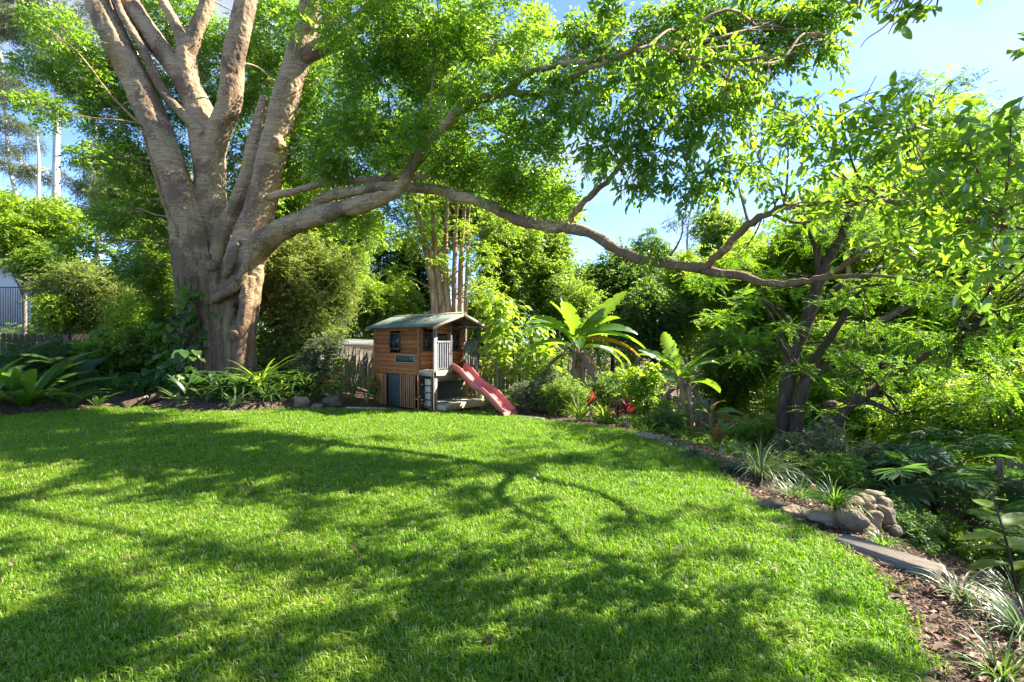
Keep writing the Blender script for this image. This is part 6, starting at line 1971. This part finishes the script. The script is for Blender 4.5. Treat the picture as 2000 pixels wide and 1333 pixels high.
# --- cordylines and lilies along the edge
def cordyline(label, px, py, h, n, mats, L=.42, W=.075, heads=1, d=None):
    base = place(px, py) if d is None else G(px, d)
    r = root("cordyline", label, "cordyline", base, 0, "red leaved cordylines in the bed")
    var = []
    for m in mats:
        var += strap_variants("leaf", M[m], 3, L, W, (.3, 1.4), (.3, 1.3), 8, 'oval', .3)
    for s in range(heads):
        off = np.array([rng.normal(0, .12), rng.normal(0, .1), h * (1 - .18 * s)]) if heads > 1 else np.array([0, 0, h])
        b = MB(); b.tube(catmull([np.zeros(3), off * .5 + np.array([.02, 0, 0]), off], 4), np.linspace(.022, .014, 9), 6); b.build("stem", M['bark_grey'], r, True)
        for k in range(n):
            o = link("leaf", var[rng.integers(len(var))], r)
            spin(o, k * 2.399, off - np.array([0, 0, .12 * k / n]), rng.uniform(.7, 1.1), rng.normal(0, .15))


cordyline("red cordyline in sun nearest the slide between flax clumps", 1152, 822, .55, 16, ('red_leaf', 'maroon_leaf', 'maroon_leaf'), .34, .07, 2)
cordyline("pink red cordyline just right of the sunlit flax clumps", 1195, 826, .5, 16, ('red_leaf', 'maroon_leaf', 'maroon_leaf'), .34, .065, 2)
cordyline("dark cordyline with a scarlet head left of the lime paddle plant", 1226, 836, .5, 18, ('maroon_leaf', 'red_leaf'), .36, .07, 3)
cordyline("crimson leaved cordyline in front of the crinum lily", 1440, 885, .42, 14, ('red_leaf', 'maroon_leaf', 'red_leaf'), .62, .13, 2)
cordyline("dark maroon cordyline with drooping leaves beside the striped grass", 1470, 892, .25, 14, ('maroon_leaf',), .55, .10, 1)
cordyline("rusty orange leaved cordyline at the lawn edge before the crimson one", 1405, 892, .30, 9, ('rust_leaf', 'glossy_dark'), .62, .15, 1)
flv = strap_variants("leaf", M['bright_leaf'], 5, .95, .045, (.9, 1.5), (.5, 1.8), 9, 'strap', .3)
for px, py, n, s, lab in ((1132, 822, 28, .95, "sunlit flax lily clump with arching leaves nearest the slide"), (1182, 826, 26, .9, "sunlit flax lily clump between the first two red cordylines"), (1262, 852, 14, .5, "low flax tuft under the lime paddle plant")):
    r = root("flax_lily", lab, "flax", place(px, py), 0, "flax lilies at the far lawn edge")
    blade_parts(r, flv, n, "leaf", .04, .07, (.6 * s, 1.1 * s))
crv = strap_variants("leaf", M['nest_leaf'], 5, 1.15, .13, (1.0, 1.5), (.3, 1.0), 10, 'nest', .3, False, 0, .1)
r = root("crinum_lily", "tall broad leaved crinum lily clump standing above the striped grass", "lily", place(1528, 893))
blade_parts(r, crv, 24, "leaf", .05, .10, (.75, 1.15))
r = root("crinum_lily", "second crinum lily clump with bending leaves behind the crimson cordyline", "lily", place(1470, 872))
blade_parts(r, crv, 18, "leaf", .05, .10, (.6, 1.0))
for i, (px, py, L, n, m, lab) in enumerate(((1318, 880, .34, 90, 'blue_strap', "bluish mondo grass clump by the pale slab at the lawn bend"), (1352, 895, .36, 110, 'blue_strap', "bluish mondo grass clump left of the rusty cordyline"),
                                          (1385, 912, .34, 100, 'strap_leaf', "dark mondo grass clump under the rusty cordyline"), (1432, 925, .34, 110, 'blue_strap', "dark mondo grass clump below the crimson cordyline"),
                                          (1283, 868, .28, 70, 'blue_strap', "small bluish mondo clump beside the pale slab"), (1486, 935, .78, 150, 'pale_strap', "large striped grass clump with silvery arching blades"),
                                          (1538, 945, .46, 110, 'pale_strap', "striped grass clump right of the largest striped one"), (1565, 978, .40, 100, 'strap_leaf', "green grass clump around the pink flower"),
                                          (1610, 985, .44, 120, 'strap_leaf', "green grass clump above the big brown stone"), (1545, 972, .30, 70, 'pale_strap', "low pale grass tuft above the flat brown stone"),
                                          (1640, 965, .40, 90, 'strap_leaf', "grass clump behind the stone stack"), (1726, 1068, .20, 70, 'strap_leaf', "bright weed tuft at the foot of the small grey stone"),
                                          (1880, 1172, .34, 46, 'pale_strap', "thin pale bladed tuft beside the timber sleeper"), (1985, 1170, .50, 90, 'pale_strap', "silvery striped grass at the right edge above the near sleeper"),
                                          (2010, 1260, .52, 120, 'pale_strap', "pale striped grass spilling in at the lower right edge"), (1960, 1330, .30, 40, 'strap_leaf', "short green tuft in the lower right corner mulch"),
                                          (1408, 878, .30, 60, 'blue_strap', "mondo grass tuft between the rusty and crimson cordylines"))):
    fine_clump("grass_clump", lab, "grass clump", place(px, py), n, L, .011 if m != 'pale_strap' else .013, M[m], (.6, 1.45), (.9, 2.3), "grass clumps edging the right bed", .07)
fine_clump("grass_clump", "arching green grass clump spilling over the left of the stone stack", "grass clump", P(1632, 985, STD + .1) - np.array([0, 0, .02]), 120, .40, .012, M['strap_leaf'], (.5, 1.4), (1., 2.3), "grass clumps edging the right bed", .08)
shrub("small leafy cover tucked against the back of the stone stack", 1735, 985, .7, .5, 'fern_leaf', .04, .024, 2.4, 10, d=STD + 1.1, k=9, slen=.14)
# pink flower
p = place(1587, 984)
fl = root("pink_flower", "single crimson pink flower among the grass clumps", "flower", p)
b = MB(); b.tube([np.zeros(3), np.array([.01, 0, .12]), np.array([0, -.02, .21])], .004, 5); b.build("stalk", M['stem_green'], fl, True)
pt = strap_variants("petal", M['flower_pink'], 3, .055, .05, (.4, 1.3), (.2, .9), 5, 'oval', .3)
for k in range(14):
    o = link("petal", pt[k % 3], fl); spin(o, k * 2.399, (0, -.02, .205 + .002 * k), .55 + .03 * k)

# --- split leaf philodendrons and palms on the right
slv = [frond_geo(.95, rng.uniform(.0, .5), rng.uniform(.7, 1.3), 13, .44, .085, .012, 'split', .2, .12).mesh("leaf", M['split_leaf'], False) for _ in range(5)]


def philodendron(label, px, d, h, n, s=1.0):
    base = G(px, d)
    r = root("philodendron", label, "philodendron", base, 0, "split leaved philodendrons on the slope")
    b = MB(); b.tube(catmull([np.array([0, 0, -.1]), np.array([.04, 0, h * .2]), np.array([0, .03, h * .4])], 4), np.linspace(.085, .06, 9), 8); b.build("stem", M['bark_dark'], r, True)
    for k in range(n):
        a = k * 2.399 + rng.normal(0, .2); q = rng.uniform(.25, .65) * s
        e = np.array([math.cos(a) * q, math.sin(a) * q, h * rng.uniform(.65, 1.1)])
        t = MB(); t.tube(catmull([np.array([0, 0, h * .38]), e * .5 + np.array([0, 0, h * .35]), e], 4), np.linspace(.016, .009, 9), 5); t.build("leaf_stalk", M['stem_green'], r, True)
        o = link("leaf", slv[k % 5], r); spin(o, a, e, rng.uniform(.75, 1.1) * s, rng.normal(0, .25))


philodendron("largest split leaf philodendron above the mulch path", 1890, 7.5, 1.0, 11, 1.15)
philodendron("split leaf philodendron behind the stone stack", 1765, 7.6, .85, 10, .85)
philodendron("dark split leaf philodendron high on the slope behind the stack", 1700, 8.4, .95, 9, .8)
philodendron("arching split leaf plant under the bright bush right of the fence", 1825, 8.6, 1.3, 9, .9)
pmv = [frond_geo(1.15, rng.uniform(.6, 1.3), rng.uniform(.8, 1.5), 24, .34, .020, .008, 'palm', .3, .1).mesh("frond", M['fern_leaf'], False) for _ in range(4)]
for px, d, n, s, lab in ((2000, 7.0, 12, 1.0, "feathery green palm at the right edge above the path"), (1965, 8.2, 11, 1.1, "feathery palm behind the largest philodendron"), (2075, 5.6, 10, .9, "palm clump cut by the right edge")):
    r = root("palm", lab, "palm", G(px, d), 0, "feathery palms at the right edge")
    b = MB(); b.tube([np.array([0, 0, -.1]), np.array([0, 0, .2]), np.array([0, 0, .42])], [.06, .05, .03], 7); b.build("stem", M['stem_green'], r, True)
    blade_parts(r, pmv, n, "frond", .4, .03, (.7 * s, 1.1 * s))
# tall leafy shoot close to the camera at right
d = 3.9
base = place(1992, 1180)
r = root("ginger_shoot", "tall dark stemmed shoot with wide lime leaves nearest at the right edge", "plant", base)
tp = P(1938, 965, base[1] - .05) - base
b = MB(); pts = catmull([np.array([0, 0, -.05]), tp * .5 + np.array([.02, 0, 0]), tp], 6); b.tube(pts, np.linspace(.014, .008, len(pts)), 7); b.build("stem", M['bark_dark'], r, True)
wv = strap_variants("leaf", M['bright_leaf'], 4, .50, .17, (-.1, .35), (.1, .5), 10, 'oval', .22, True, 0, .1)
for k, (t, az, s) in enumerate(((.30, .3, .8), (.36, 3.2, 1.0), (.52, .1, .9), (.62, 3.0, .9), (.72, .2, 1.0), (.50, 2.9, .6), (.86, 1.5, .7), (.95, .4, .5))):
    o = link("leaf", wv[k % 4], r); spin(o, az, tp * t, s, rng.normal(0, .3))
# bracken of low plants closing the beds
for i, (px, py, lab) in enumerate(((1105, 830, "low dry tuft at the lawn edge under the small leaved shrub"), (1240, 846, "low tuft beside the dark cordyline at the lawn edge"), (960, 806, "grass tuft beneath the cubby deck beside the slide"), (640, 802, "low weed tuft before the pinkish rock"))):
    fine_clump("weed_tuft", lab, "weed", place(px, py), 40, .2, .012, M['mid_leaf'], (.5, 1.4), (.8, 2.), None, .09, 5)
